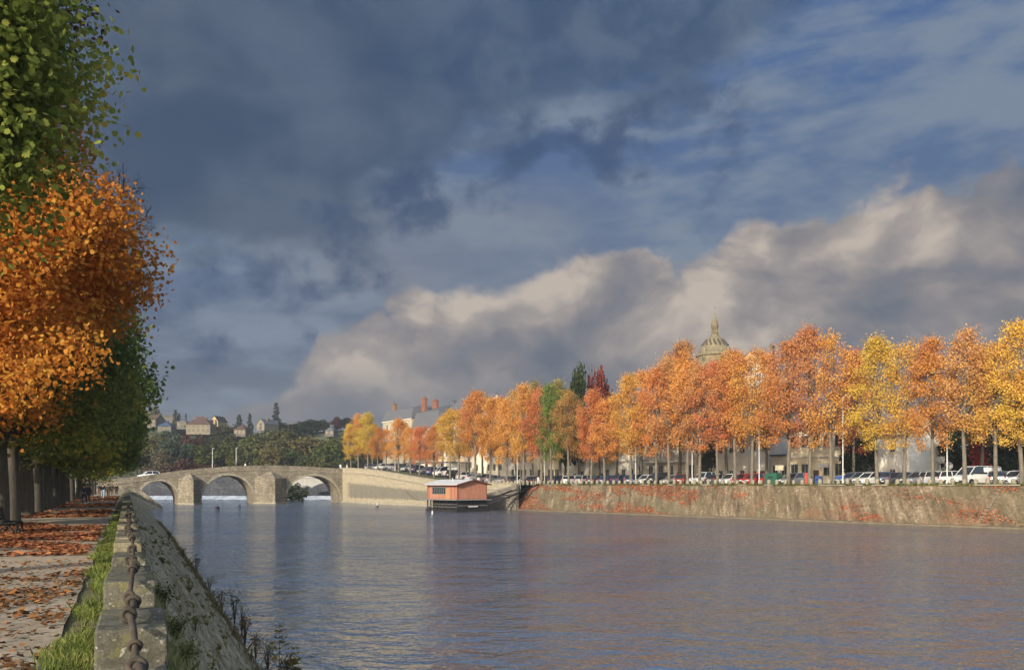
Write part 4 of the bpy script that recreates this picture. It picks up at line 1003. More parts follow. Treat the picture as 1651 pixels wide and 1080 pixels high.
EXTRA = {6: [(2.6, -1.5, 4.6, 1.2), (3.4, -.5, 5.4, 1.2), (2.0, -2.2, 5.0, 1.1), (3.0, -1, 3.7, 1.0)], 8: [(3.0, 0, 3.9, 1.1), (3.6, .5, 4.6, 1.2), (2.2, -1, 4.2, 1.1), (3.9, 1.5, 3.6, 1.0)]}
for s, mt, c, rad, nl, ls, lab, sd_ in rowl: big_tree(sd_, s, TR + rnd.uniform(-.2, .2), c, rad, nl, ls, mt, lab, shape=PENT if s > 45 else MAPLE, trunk_h=4.6, extra=EXTRA.get(sd_))
far = [big_tree(20, 65.5, TR, (1.7, 0, 6.8), (5.2, 4.2, 4.8), 8000, .30, LY, "green and gold tree beside the walkers in dark coats", shape=PENT, trunk_h=4.4),
       big_tree(21, 72, TR, (2.2, 0, 7.0), (5.6, 4.4, 5.0), 8000, .30, LD, "dark tree just past the first walkers", shape=PENT, trunk_h=4.4)]
for k, (s, lab) in enumerate(((79, "ninth tree of the path avenue, beyond the first walkers"), (87, "tree of the path avenue level with the walker in jeans"), (96, "dark tree of the path avenue behind the walker in jeans"), (106, "distant tree of the path avenue before the last walkers"),
                              (117, "distant tree of the path avenue level with the last walkers"), (130, "distant tree of the path avenue past the last walkers"), (145, "far dark tree of the avenue near the bridge wall"), (160, "last tree of the avenue before the bridge"))):
    src = far[k % 2]; dup(src, L(s, TR + rnd.uniform(-.3, .3)), A + rnd.uniform(-.3, .3), lab, scale=(1, 1, rnd.uniform(.9, 1.05)))
for k, (s, lab) in enumerate(((36, "tree of the second row behind the bench"), (47, "tree of the second row, first past the bench"), (58, "tree of the second row behind the yellow-green tree"), (70, "tree of the second row behind the walkers"), (84, "shaded tree of the second row halfway along"), (100, "far shaded tree of the second row"), (120, "farther shaded tree of the second row near its end"))):
    dup(far[(k + 1) % 2], L(s, TR - 7.0), A + k, lab, scale=(1.1, 1.1, 1.1))
# hedge of dark shrubs closing the view behind the avenue
hd = thing("hedge", "tall dark hedge closing off the ground behind the avenue trunks", "hedge", L(0, 0), A)
n = 42000; pos = np.stack([-16.5 + rng.normal(size=n) * .7, rng.uniform(18, 190, n), rng.uniform(0, 4.6, n)], -1)
link("foliage", leaves(pos, rng.uniform(.3, .6, n), PENT, LD, "foliage", None, up=.2), hd)
MB().box((-16.8, 104, 1.6), (.5, 172, 3.2)).build("branches", M_BARKD, hd)

# ------------------------------------------------------------------ grass, fallen leaves, weeds
m = leafmat("grass blades", [(0, (.06, .075, .022)), (.35, (.12, .155, .04)), (.7, (.22, .26, .07)), (1, (.42, .38, .14))], .9, False, .35, .5)
def blades(n, x, y, h, wd, mat, name, zb=0.0):
    a = rng.uniform(0, 2 * PI, n); le = rng.normal(size=(n, 2)) * .35
    b0 = np.stack([x, y, np.full(n, zb)], -1); w3 = np.stack([np.cos(a), np.sin(a), 0 * a], -1) * wd[:, None] / 2
    mid = b0 + np.stack([le[:, 0] * h * .35, le[:, 1] * h * .35, h * .6], -1); tip = b0 + np.stack([le[:, 0] * h, le[:, 1] * h, h * .95], -1)
    co = np.stack([b0 - w3, b0 + w3, mid + w3 * .7, tip, mid - w3 * .7], 1)
    return np_mesh(name, co.reshape(-1, 3), np.arange(n * 5), np.full(n, 5), mat)
def strip_xy(n, s0, s1, t0, t1, pw=1.0):
    y = s0 + (s1 - s0) * rng.random(n) ** pw; x = rng.uniform(t0, t1, n); return x, y
n = 40000; x, y = strip_xy(n, 3.5, 60, -.92, -.2, 2.2)
dens = np.array([mnoise.noise(Vector((a * 1.1, b * .55, 5))) for a, b in zip(x, y)]) + .08 - .9 * np.clip((-.5 - x) / .4, 0, 1) * 1.0
kp = dens > rng.uniform(-.35, .25, n); x, y = x[kp], y[kp]; n = len(x)
tall = 1 + .8 * np.array([mnoise.noise(Vector((a * 2, b * 1.1, 9))) for a, b in zip(x, y)])
h = rng.uniform(.05, .15, n) * tall; wd = rng.uniform(.006, .013, n) * np.clip(y / 12, 1, 3.5)
tag(link("grass", blades(n, x, y, h, wd, m, "grass"), None, L(0, 0, PATH - .02), A), "green grass growing along the foot of the parapet", "grass", kind="stuff")
n = 16000; x, y = strip_xy(n, 22, 110, -7.6, -4.9, 1.3); h = rng.uniform(.06, .2, n); wd = rng.uniform(.03, .07, n)
kp = np.array([mnoise.noise(Vector((a * .5, b * .2, 2))) for a, b in zip(x, y)]) > -.1
tag(link("grass", blades(kp.sum(), x[kp], y[kp], h[kp], wd[kp], m, "grass"), None, L(0, 0, PATH - .02), A), "green grass around the avenue trunks", "grass", kind="stuff")
n = 9000; x = rng.uniform(5.0, 7.9, n); qq = rng.uniform(QS + 1, 176, n)
pts = np.array([RB(a, b) for a, b in zip(qq, x)]); 
me = blades(n, pts[:, 0], pts[:, 1], rng.uniform(.12, .4, n), rng.uniform(.08, .2, n), leafmat("quay grass", [(0, (.05, .06, .015)), (.5, (.12, .13, .03)), (1, (.26, .22, .07))], .3, False, .3), "grass", 4.58)
tag(link("grass", me), "dry grass along the top of the far quay slope", "grass", kind="stuff")

LF = leafmat("fallen leaves", [(0, (.05, .03, .018)), (.35, (.13, .065, .03)), (.6, (.24, .10, .04)), (.82, (.40, .17, .05)), (1, (.55, .35, .09))], .5, False, .1, .3)
LFR = leafmat("red fallen leaves", [(0, (.12, .06, .04)), (.3, (.26, .10, .055)), (.6, (.40, .15, .065)), (.85, (.50, .23, .09)), (1, (.60, .40, .17))], .5, False, .1, .35)
def litter(x, y, z, size, mat, name, label):
    c = np.stack([x, y, z], -1)
    me = leaves(c, size, MAPLE if size.mean() < .14 else PENT, mat, name, None, up=2.6, fold=.35)
    return tag(link(name, me, None, L(0, 0, PATH), A), label, "leaves", kind="stuff")
def zone(n, s0, s1, t0, t1, thr, pw=1.0, fr=.5, sd_=0):
    x, y = strip_xy(n, s0, s1, t0, t1, pw)
    d = np.array([mnoise.noise(Vector((a * fr, b * fr, sd_))) + .5 * mnoise.noise(Vector((a * fr * 3, b * fr * 3, sd_))) for a, b in zip(x, y)])
    k = d > thr + rng.normal(size=n) * .12; return x[k], y[k]
# scattered brown and yellow leaves on the near path
x, y = zone(9000, 4, 19, -5.6, -.75, .02, 1.25, .55, 3); n = len(x)
litter(x, y, rng.uniform(.035, .06, n), rng.uniform(.06, .115, n), LF, "fallen_leaves", "brown and yellow leaves scattered on the near gravel path")
x, y = zone(2600, 5, 22, -5.6, -.7, -.8, 1.3, .6, 4); n = len(x)
litter(x, y, rng.uniform(.04, .065, n), rng.uniform(.05, .10, n), LF, "fallen_leaves", "single fallen leaves strewn over the bare gravel")
# thick red carpet round the bench, and further red drifts
x, y = zone(17000, 23.5, 43, -6.2, -.85, -.12, 1.0, .3, 6); n = len(x)
litter(x, y, rng.uniform(.04, .085, n), rng.uniform(.10, .18, n), LFR, "leaf_carpet", "thick red carpet of leaves across the path near the bench")
x, y = zone(12000, 50, 130, -5.6, -.9, -.05, 1.15, .16, 8); n = len(x)
litter(x, y, rng.uniform(.04, .09, n), rng.uniform(.16, .34, n), LFR, "leaf_drift", "orange leaf drifts on the far stretch of path")
# leaves caught on the far slope
QR = q_at(1185, 2); LFS = leafmat("slope leaves", [(0, (.24, .07, .04)), (.4, (.46, .125, .055)), (.8, (.58, .19, .075)), (1, (.64, .32, .12))], .5, False, .1, .35)
n = 26000; qq = rng.uniform(QS, 182, n); kk = rng.random(n)
d = .12 + np.array([mnoise.noise(Vector((q * .10 + k * 1.6, k * 1.5, 2))) + .35 * mnoise.noise(Vector((q * .3, k * 5, 1))) for q, k in zip(qq, kk)]) - .45 * np.clip(kk - .55, 0, 1) - .2 * np.clip((qq - 130) / 40, 0, 1) + .10 * np.clip((QR - qq) / 12, 0, 1) - .16 * np.clip((qq - QR) / 10, 0, 1)
keep = d > .2 + rng.normal(size=n) * .07; qq, kk = qq[keep], kk[keep]
pts = np.array([rs(q, k) + Vector((0, 0, .06)) for q, k in zip(qq, kk)])
me = leaves(pts, rng.uniform(.14, .30, len(pts)), PENT, LFS, "leaf_litter", None, up=1.6)
tag(link("leaf_litter", me), "red leaves lying in patches on the far quay slope", "leaves", kind="stuff")

n = 3600; ss_ = 4 + 110 * rng.random(n) ** 1.6; kk = 1 - np.abs(rng.normal(size=n)) * .05
pts = np.array([slope_pt(a, b) for a, b in zip(ss_, kk)]); dn = np.array([mnoise.noise(Vector((a * .45, 0, 3))) for a in ss_]); kp = dn > -.12
pts = pts[kp]; ss_ = ss_[kp]; n = len(pts); me = blades(n, pts[:, 0], pts[:, 1], rng.uniform(.1, .38, n), rng.uniform(.01, .025, n) * np.clip(ss_ / 14, 1, 4), leafmat("dry edge stalks", [(0, (.14, .10, .05)), (.5, (.30, .22, .11)), (.8, (.28, .27, .12)), (1, (.42, .18, .07))], 1.0, False, .3), "undergrowth", 0)
co = np.empty(n * 15, np.float32); me.vertices.foreach_get("co", co); co = co.reshape(n, 5, 3); co[:, :, 2] += pts[:, None, 2]; me.vertices.foreach_set("co", co.ravel())
tag(link("undergrowth", me), "brown stalks fringing the water's edge below the near slope", "undergrowth", kind="stuff")
# weeds and saplings on the near slope
def slope_at(u, v):
    best = None
    for s in np.concatenate([np.arange(2.5, 30, .25), np.arange(30, 120, 1.0)]):
        for k in np.linspace(0, 1, 34):
            p = slope_pt(s, k)
            if p.y < 1: continue
            e = (u_of(p) - u) ** 2 + (v_of(p) - v) ** 2
            if best is None or e < best[0]: best = (e, p)
    if best[0] > 30 and u > 260:                       # beyond the stones: on the muddy edge at water level
        d = F * (EYE - .03) / (v - HZ); p = P(u, v, d); p.z = .03; return p
    return best[1]
WG = leafmat("weed leaves", [(0, (.08, .09, .03)), (.5, (.18, .20, .06)), (.8, (.32, .30, .09)), (1, (.55, .42, .06))], 1.5, False, .3)
WR = leafmat("red bramble leaves", [(0, (.10, .06, .03)), (.45, (.16, .12, .04)), (.75, (.32, .10, .04)), (1, (.48, .14, .05))], 1.5, False, .3)
WK = leafmat("dark weed leaves", [(0, (.035, .04, .018)), (.6, (.09, .10, .035)), (1, (.20, .18, .06))], 1.5, False, .3)
WY = leafmat("sapling leaves", [(0, (.12, .12, .03)), (.5, (.24, .22, .05)), (.8, (.38, .22, .05)), (1, (.48, .2, .05))], 1.5, False, .35)
M_STEM = plain("plant stem", (.10, .075, .045, 1), .9, .3, 8)
def weed(u, v, hpx, wpx, mat, n, ls, label, name="weed", stems=5, shape=PENT, seed=0, tall=False):
    p = slope_at(u, v); d = p.y; H = hpx * d / F; W = wpx * d / F / 2; rr = random.Random(seed); rg = np.random.default_rng(seed + 50)
    o = thing(name, label, "plant", p + Vector((0, 0, -.05)), A)
    mb = MB(); tips = []
    for i in range(stems):
        a = rr.uniform(0, 2 * PI); f = rr.uniform(.1, 1) if not tall else rr.uniform(0, .25); tip = Vector((W * f * math.cos(a), W * f * math.sin(a), H * rr.uniform(.65, 1)))
        mid = tip * .5 + Vector((-tip.x * .2, -tip.y * .2, H * .08)); mb.tube([(0, 0, -.05), mid, tip], [max(.006, H * .012), max(.005, H * .009), .003], 5); tips.append((mid, tip))
    mb.build("stem", M_STEM, o)
    c = []
    for i in range(n):
        m_, t_ = tips[i % stems]; k = rr.random() ** .7; q = m_.lerp(t_, k) if rr.random() < .8 else m_ * (.4 + .6 * rr.random())
        c.append(tuple(q + Vector((rr.gauss(0, W * .22), rr.gauss(0, W * .22), rr.gauss(0, H * .06)))))
    link("foliage", leaves(np.array(c), rg.uniform(.6, 1.3, n) * ls, shape, mat, "foliage", None, up=.4), o)
    return o
weeds = [(318, 925, 30, 34, WK, 60, .10, "dark leafy weed on the water's edge, higher up the near slope", 5), (295, 900, 18, 18, WK, 40, .10, "small dark tuft at the water's edge halfway along the near slope", 4), (340, 955, 34, 20, WG, 30, .05, "thin grey seed-headed weed beside the water", 5), (272, 870, 16, 12, WK, 30, .12, "small dark weed at the waterline far along the near slope", 4),
         (360, 985, 40, 40, WR, 130, .07, "red bramble at the water's edge", 7), (378, 1005, 50, 26, WK, 60, .08, "dark round-leaved weed beside the red bramble", 6), (395, 1035, 42, 40, WR, 150, .06, "lower red bramble mixed with brown stalks by the water", 8), (390, 1018, 46, 26, WG, 60, .05, "green wispy weed between the two brambles", 7),
         (432, 1076, 46, 54, WG, 170, .05, "brownish grassy tuft above the young maple sapling", 9), (462, 1098, 42, 60, WR, 220, .06, "rusty leafy scrub at the foot of the young maple sapling", 9), (412, 1060, 40, 34, WR, 120, .05, "russet stalky weed at the water's edge below the brambles", 8), (262, 985, 46, 40, WK, 170, .055, "dark small-leaved shrub growing against the parapet", 8), (285, 1030, 40, 46, WG, 200, .045, "yellow-flowered weed on the slope beside the parapet", 9), (300, 1078, 44, 60, WG, 300, .04, "pale green grassy weed at the near foot of the parapet", 12),
         (315, 1015, 26, 24, WG, 70, .045, "small green tuft in the middle of the stone slope", 6), (350, 1052, 16, 18, WR, 40, .04, "tiny reddish weed low on the stone slope", 4), (262, 905, 10, 16, WK, 40, .07, "small dark weed on the upper slope by the parapet", 4), (305, 955, 12, 16, WR, 40, .06, "small russet weed between the slope stones", 4)]
for i, (u, v, hp, wp, mt, n, ls, lab, st) in enumerate(weeds): weed(u, v, hp * 1.15, wp, mt, int(n * 2), ls * .68, lab, seed=i, stems=st + 3)
def sapling(u, v, hpx, wpx, label, seed, tiers):
    p = slope_at(u, v); d = p.y; H = hpx * d / F; W = wpx * d / F / 2; rr = random.Random(seed)
    o = thing("sapling", label, "sapling", p + Vector((0, 0, -.05)), A); mb = MB(); mb.tube([(0, 0, -.1), (.01, 0, H * .5), (-.01, .01, H)], [.012, .008, .003], 6); c = []; sz = []
    for i in range(tiers):
        k = (i + .6) / tiers; z = H * (.12 + .88 * k); r = W * (1.15 - .75 * k)
        for j in range(rr.choice((4, 5, 6))):
            a = rr.uniform(0, 2 * PI); q = rr.uniform(.55, 1.0); e = (r * q * math.cos(a), r * q * math.sin(a), z - .12 * r * q + rr.uniform(-.02, .02)); mb.tube([(0, 0, z - .03), e], [.004, .002], 4); c.append(e); sz.append(rr.uniform(.7, 1.2) * (.17 - .08 * k))
    mb.build("stem", M_STEM, o); link("foliage", leaves(np.array(c), np.array(sz), MAPLE, WY, "foliage", None, up=1.3, fold=-.3), o)
sapling(450, 1084, 84, 44, "young maple sapling with olive and rust leaves at the water's edge", 31, 8)
sapling(474, 1094, 58, 30, "smaller olive sapling beside the young maple", 32, 6)
n = 3600; y = 3.6 + 11 * rng.random(n) ** 1.5; x = .27 + np.abs(rng.normal(size=n)) * .22
dn = np.array([mnoise.noise(Vector((a * 1.5, b * .8, 11))) for a, b in zip(x, y)]); kp = dn > -.12; x, y = x[kp], y[kp]; n = len(x)
zz = np.array([(slope_pt(b, max(0, (a - .28) / (toe(b) - .28)))).z for a, b in zip(x, y)])
me = blades(n, x, y, rng.uniform(.08, .34, n), rng.uniform(.006, .012, n), leafmat("pale slope grass", [(0, (.20, .21, .08)), (.5, (.38, .37, .15)), (.85, (.56, .50, .24)), (1, (.62, .48, .08))], 1.0, False, .35), "grass", 0)
co = np.empty(n * 15, np.float32); me.vertices.foreach_get("co", co); co = co.reshape(n, 5, 3); co[:, :, 2] += zz[:, None]; me.vertices.foreach_set("co", co.ravel())
tag(link("grass", me, None, (0, 0, 0), A), "pale dry grass growing on the slope side of the parapet", "grass", kind="stuff")
# moss and seedlings in the joints of the slope
n = 150; ss_ = 4 + 60 * rng.random(n) ** 1.7; kk = rng.random(n) * .96 + .02; c = []; sz = []
for a, b in zip(ss_, kk):
    p = slope_pt(a, b); m_ = rnd.randrange(5, 16); r = rnd.uniform(.03, .11) * min(2, 1 + a / 40)
    for j in range(m_):
        q = rnd.gauss(0, r * 1.6); c.append(p + DL * q + NL * rnd.gauss(0, r * .4) + Vector((0, 0, abs(rnd.gauss(0, r * .4)) + .02))); sz.append(rnd.uniform(.02, .05) * min(3, 1 + a / 20))
me = leaves(np.array([tuple(p) for p in c]), np.array(sz), PENT, leafmat("joint weeds", [(0, (.12, .09, .05)), (.45, (.22, .19, .08)), (.75, (.30, .28, .11)), (1, (.42, .2, .09))], 1.2, False, .3, .6), "undergrowth", None, up=.6)
tag(link("undergrowth", me), "small weeds rooted in the joints of the near stone slope", "undergrowth", kind="stuff")
# ------------------------------------------------------------------ buildings
M_CREAM = plain("cream render", (.80, .72, .54, 1), .9, .16, .6, bump=.1)
M_YEL = plain("yellow ochre render", (.80, .69, .46, 1), .9, .16, .6, bump=.1)
M_STN = masonry("grey town stone", (.58, .52, .40, 1), (.76, .69, .54, 1), (.48, .43, .34, 1), 1.2, 2.2, .35, .4)
M_PALE = plain("pale render", (.78, .73, .61, 1), .9, .18, .35, bump=.1)
M_GREY = plain("grey render", (.60, .56, .47, 1), .9, .2, .5, bump=.1)
M_SLATE = plain("slate roof", (.105, .11, .12, 1), .6, .25, 3, stretch=(1, 1, 3), bump=.3)
M_MAROON = plain("brown tile roof", (.085, .05, .042, 1), .8, .3, 2, bump=.3)
M_BLUE = plain("blue slate roof", (.05, .07, .11, 1), .6, .2, 2)
M_BRICK = masonry("red brick", (.12, .042, .032, 1), (.19, .066, .046, 1), (.28, .17, .12, 1), 4, 8, .2, .3)
M_SHUT = plain("dark shutter", (.06, .055, .05, 1), .7, .3, 4)
M_TRIM = plain("pale stone trim", (.56, .52, .44, 1), .85, .15, 1)
M_DOOR = plain("brown door", (.10, .06, .04, 1), .7, .3, 3)
def house(name, label, cat, loc, rz, W, D, H, roof, wall, rmat, floors, wins, group=None, win=(.95, 1.5), chim=(), doors=(), frame=M_TRIM, shut=False, base=None, cornice=True, band=False):
    """local: x along the front, front face at y=0, y to the back"""
    o = thing(name, label, cat, loc, rz, group)
    mb = MB(); kind, rh = roof
    if kind == 'gablex':                     # ridge along x, gables on the ends
        mb.prism([(0, 0), (D, 0), (D, H), (D / 2, H + rh), (0, H)], 0, W); mb.v = [(y, x, z) for x, y, z in mb.v]; mb.f = [f[::-1] for f in mb.f]
    elif kind == 'gabley': mb.prism([(0, 0), (W, 0), (W, H), (W / 2, H + rh), (0, H)], 0, D)
    else: mb.b2((0, 0, -.6), (W, D, H))
    mb.build("wall", wall, o)
    rm = MB(); e = .35
    if kind == 'gablex':
        for sg in (0, 1):
            y0 = -e if sg == 0 else D + e; z0 = H - e * rh / (D / 2)
            vs = [(-.2, y0, z0 + .02), (W + .2, y0, z0 + .02), (W + .2, D / 2, H + rh + .02), (-.2, D / 2, H + rh + .02)]; vs += [(a, b_, c + .18) for a, b_, c in vs]
            fs = [(3, 2, 1, 0), (4, 5, 6, 7), (0, 1, 5, 4), (1, 2, 6, 5), (3, 0, 4, 7)]
            rm.add(vs, fs if sg == 0 else [f[::-1] for f in fs])
    elif kind == 'gabley':
        for sg in (0, 1):
            x0 = -e if sg == 0 else W + e; z0 = H - e * rh / (W / 2)
            vs = [(x0, -.25, z0 + .02), (W / 2, -.25, H + rh + .02), (W / 2, D + .25, H + rh + .02), (x0, D + .25, z0 + .02)]; vs += [(a, b_, c + .18) for a, b_, c in vs]
            fs = [(3, 2, 1, 0), (4, 5, 6, 7), (0, 1, 5, 4), (1, 2, 6, 5), (3, 0, 4, 7)]
            rm.add(vs, fs if sg == 0 else [f[::-1] for f in fs])
    elif kind in ('hip', 'mansard'):
        def frus(x0, y0, x1, y1, z0, X0, Y0, X1, Y1, z1):
            rm.add([(x0, y0, z0), (x1, y0, z0), (x1, y1, z0), (x0, y1, z0), (X0, Y0, z1), (X1, Y0, z1), (X1, Y1, z1), (X0, Y1, z1)],
                   [(3, 2, 1, 0), (4, 5, 6, 7), (0, 1, 5, 4), (1, 2, 6, 5), (2, 3, 7, 6), (3, 0, 4, 7)])
        if kind == 'hip': frus(-e, -e, W + e, D + e, H + .02, D * .42, D * .48, W - D * .42, D * .52, H + rh)
        else:
            frus(-e, -e, W + e, D + e, H + .02, .9, .9, W - .9, D - .9, H + rh * .7); frus(.9, .9, W - .9, D - .9, H + rh * .7 + .01, D * .4, D * .48, W - D * .4, D * .52, H + rh)
    else:
        rm.b2((-.2, -.2, H + .004), (W + .2, D + .2, H + .3))
    ro = rm.build("roof", rmat, o)
    for (cx, cy, cw, ch, cm) in chim:
        mb = MB(); mb.b2((cx - cw / 2, cy - .45, H - .5), (cx + cw / 2, cy + .45, H + ch)); mb.b2((cx - cw / 2 - .12, cy - .57, H + ch), (cx + cw / 2 + .12, cy + .57, H + ch + .2))
        for k in range(max(2, int(cw / .5))):
            x = cx - cw / 2 + cw * (k + .5) / max(2, int(cw / .5)); mb.lathe([(.13, H + ch + .2), (.11, H + ch + .75)], 8, c=(x, cy))
        mb.build("chimney", cm, ro)
    if cornice and kind != 'flat':
        mb = MB(); mb.b2((-.12, -.28, H - .32), (W + .12, -.004, H - .03)); mb.build("cornice", M_TRIM, o)
    if band:
        mb = MB(); mb.b2((-.05, -.16, H * .47), (W + .05, -.004, H * .47 + .3)); mb.build("band", M_TRIM, o)
    fh = H / floors; ww, wh = win
    for f in range(floors):
        for wx in wins:
            x = wx * W; z = f * fh + fh * .34
            if any(abs(x - dx_ * W) < 1.0 for dx_ in doors) and f == 0: continue
            fr = MB(); a, b_ = x - ww / 2, x + ww / 2
            fr.b2((a - .14, -.10, z - .14), (b_ + .14, -.006, z)); fr.b2((a - .12, -.07, z + wh), (b_ + .12, -.006, z + wh + .12))
            fr.b2((a - .1, -.06, z), (a, -.006, z + wh)); fr.b2((b_, -.06, z), (b_ + .1, -.006, z + wh)); fr.b2((x - .03, -.05, z), (x + .03, -.006, z + wh))
            w_ = fr.build("window", frame, o)
            MB().b2((a, -.03, z), (b_, -.005, z + wh)).build("pane", M_GL, w_)
            if shut:
                sb = MB(); sb.b2((a - .1 - ww * .5, -.09, z), (a - .1, -.05, z + wh)); sb.b2((b_ + .1, -.09, z), (b_ + .1 + ww * .5, -.05, z + wh)); sb.build("shutter", M_SHUT, w_)
    for dx_ in doors:
        x = dx_ * W; db = MB(); db.b2((x - .6, -.08, 0), (x - .5, -.006, 2.5)); db.b2((x + .5, -.08, 0), (x + .6, -.006, 2.5)); db.b2((x - .6, -.08, 2.5), (x + .6, -.006, 2.65))
        d_ = db.build("door", frame, o); MB().b2((x - .5, -.04, 0), (x + .5, -.008, 2.5)).build("leaf", M_DOOR, d_)
    return o
M_APT = plain('dull cream stone', (.36, .31, .22, 1), .9, .25, .5); M_BRWN = plain('brown chimney stone', (.16, .11, .07, 1), .9, .3, 1.5)
def on_bank(u0, u1, wv):
    qa, qb = q_at(u0, wv), q_at(u1, wv); a, b = RB(qa, wv), RB(qb, wv); d = b - a; d.z = 0
    z = min(a.z, b.z); return Vector((a.x, a.y, z)), math.atan2(d.y, d.x), d.length
def town(u0, u1, wv, vtop, D, roof, wall, rmat, floors, nwin, label, **kw):
    loc, rz, W = on_bank(u0, u1, wv); pm = loc + Vector((math.cos(rz), math.sin(rz), 0)) * W / 2
    H = zat(vtop, pm.y) - loc.z
    return house(kw.pop("name", "town_house"), label, kw.pop("cat", "house"), loc, rz, W, D, H, roof, wall, rmat, floors, [(i + .5) / nwin for i in range(nwin)], "houses along the far quay", **kw)
town(617, 664, 30, 677, 16, ('mansard', 4.6), M_APT, M_SLATE, 4, 3, "tall cream corner building with slate mansard and pale chimney stack by the bridge end", chim=((2.2, 3, 2.2, 5.4, M_BRWN), (9.5, 8, 1.6, 4.4, M_BRWN)), name="apartment_building", cat="building")
town(664.6, 706, 30, 692, 16, ('mansard', 7.4), M_APT, M_SLATE, 4, 4, "tall slate-roofed building with big red brick chimney stacks", chim=((2.0, 3, 2.2, 9.4, M_BRICK), (5.2, 5, 2.4, 8.6, M_BRICK), (9, 9, 1.6, 8.4, M_SLATE)), name="apartment_building", cat="building")
town(706.6, 764, 30, 682, 14, ('gablex', 7.8), M_STN, M_SLATE, 4, 6, "long building with tall plain slate roof showing above the amber trees", name="apartment_building", cat="building")
town(614, 720, 23.5, 748, 6, ('flat', .3), M_GREY, M_SLATE, 1, 9, "low flat-roofed shelter behind the first quay trees", win=(1.6, 1.4), name="shop_building", cat="shop")
town(765, 812, 30, 712, 10, ('gablex', 3.4), M_CREAM, M_SLATE, 2, 5, "cream terraced house with small windows behind the wash house roof", chim=((1, 5, 1.2, 4.6, M_BRICK),), doors=(.3,))
town(812.6, 862, 30, 706, 10, ('gablex', 3.4), M_PALE, M_SLATE, 3, 5, "pale terraced house, second along from the long slate-roofed building", chim=((6, 5, 1.4, 4.8, M_BRICK),), doors=(.6,))
town(862.6, 905, 31, 712, 10, ('gablex', 3.2), M_YEL, M_SLATE, 2, 4, "ochre terraced house behind the green quay tree", chim=((2, 5, 1.2, 4.6, M_BRICK),), doors=(.3,), shut=True)
town(905.6, 960, 30, 716, 10, ('gablex', 3.0), M_GREY, M_SLATE, 2, 4, "plain grey terraced house behind the rusty brown quay trees", doors=(.4,))
town(960.6, 1026, 30, 705, 11, ('gablex', 3.6), M_PALE, M_SLATE, 2, 5, "pale terraced house with a row of grey ground floor doors", chim=((9, 5, 1.4, 5, M_BRICK),), doors=(.15, .55), band=True)
o = town(1026.6, 1124, 29.5, 694, 12, ('gablex', 4.2), M_STN, M_SLATE, 2, 6, "wide stone house with a balcony slab and dark tall openings", win=(1.2, 2.0), doors=(.32, .72), chim=((3, 6, 1.4, 5.6, M_BRICK),))
W_ = on_bank(1026.6, 1124, 29.5)[2]; hb = zat(741, 150) - 4.6
MB().b2((W_ * .2, -1.3, hb), (W_ * .85, -.01, hb + .28)).build("balcony", M_TRIM, o)
town(1124.6, 1152, 29, 722, 9, ('gabley', 5.0), M_YEL, M_SLATE, 1, 1, "bare yellow gable-ended house beside the white camper van", win=(.6, .8))
town(1154, 1206, 30, 704, 10, ('gablex', 2.6), M_CREAM, M_SLATE, 2, 3, "cream house with a square window beside the bare yellow gable", win=(.8, 1.1))
town(1206.6, 1240, 31, 698, 10, ('gabley', 3.0), M_PALE, M_SLATE, 2, 2, "narrow weathered house with two arched doorways behind the red car", doors=(.3, .7), win=(.8, 1.7))
town(1243, 1272, 29, 735, 8, ('flat', .3), M_STN, M_SLATE, 1, 2, "low stone annex behind the green recycling container", win=(.9, 1.6))
o = town(1272.6, 1362, 29, 690, 12, ('hip', 3.8), M_YEL, M_SLATE, 2, 5, "yellow corner cafe building with pale band and big upstairs windows", win=(1.3, 1.9), doors=(.5,), band=True, shut=False, chim=((6, 5, 1.4, 4.6, M_BRICK),), name="cafe_building", cat="building")
MB().b2((5.4, -.18, 2.9), (7.4, -.02, 3.5)).build("shop_sign", M_WHITE, o)
MB().b2((10.2, -.3, 3.0), (12.2, -.02, 3.7)).build("awning", plain("violet awning", (.12, .10, .28, 1), .7, .1, 3), o)
town(1414, 1466, 30, 702, 10, ('gablex', 3.0), M_PALE, M_SLATE, 2, 1, "blank pale rendered house wall behind the grey cars", win=(.8, 1.1))
# flights of rough steps set in the far slope
M_STEP = plain("pale step stone", (.20, .17, .12, 1), .9, .4, 2)
for qa_, ka_, qb_, kb_, lab in ((q_at(964, 4), .95, q_at(941, 1), .3, "line of rough steps in the far slope nearest the wash house"), (q_at(1258, 4), .95, q_at(1224, 1), .12, "line of rough steps in the far slope below the recycling containers"), (q_at(1608, 4), .9, q_at(1580, 1), .15, "line of rough steps in the far slope below the last parked cars")):
    sb_ = MB()
    for k_ in range(13):
        f_ = (k_ + rnd.uniform(-.3, .3)) / 12; p_ = rs(qa_ + (qb_ - qa_) * f_, ka_ + (kb_ - ka_) * f_); sb_.box((p_.x, p_.y, p_.z + .04), (.42, .22, .15), rz=math.atan2(E2.y, E2.x))
    tag(sb_.build("slope_steps", M_STEP), lab, "steps", "flights of steps in the far slope")
pl_ = MB(); a_, b_ = rs(q_at(1606, 4), .8), rs(q_at(1594, 2), .5); pl_.tube([a_ + Vector((0, 0, .12)), b_ + Vector((0, 0, .12))], .08, 4)
tag(pl_.build("loose_plank", M_STEP), "pale plank lying down the far slope beside the steps", "plank")
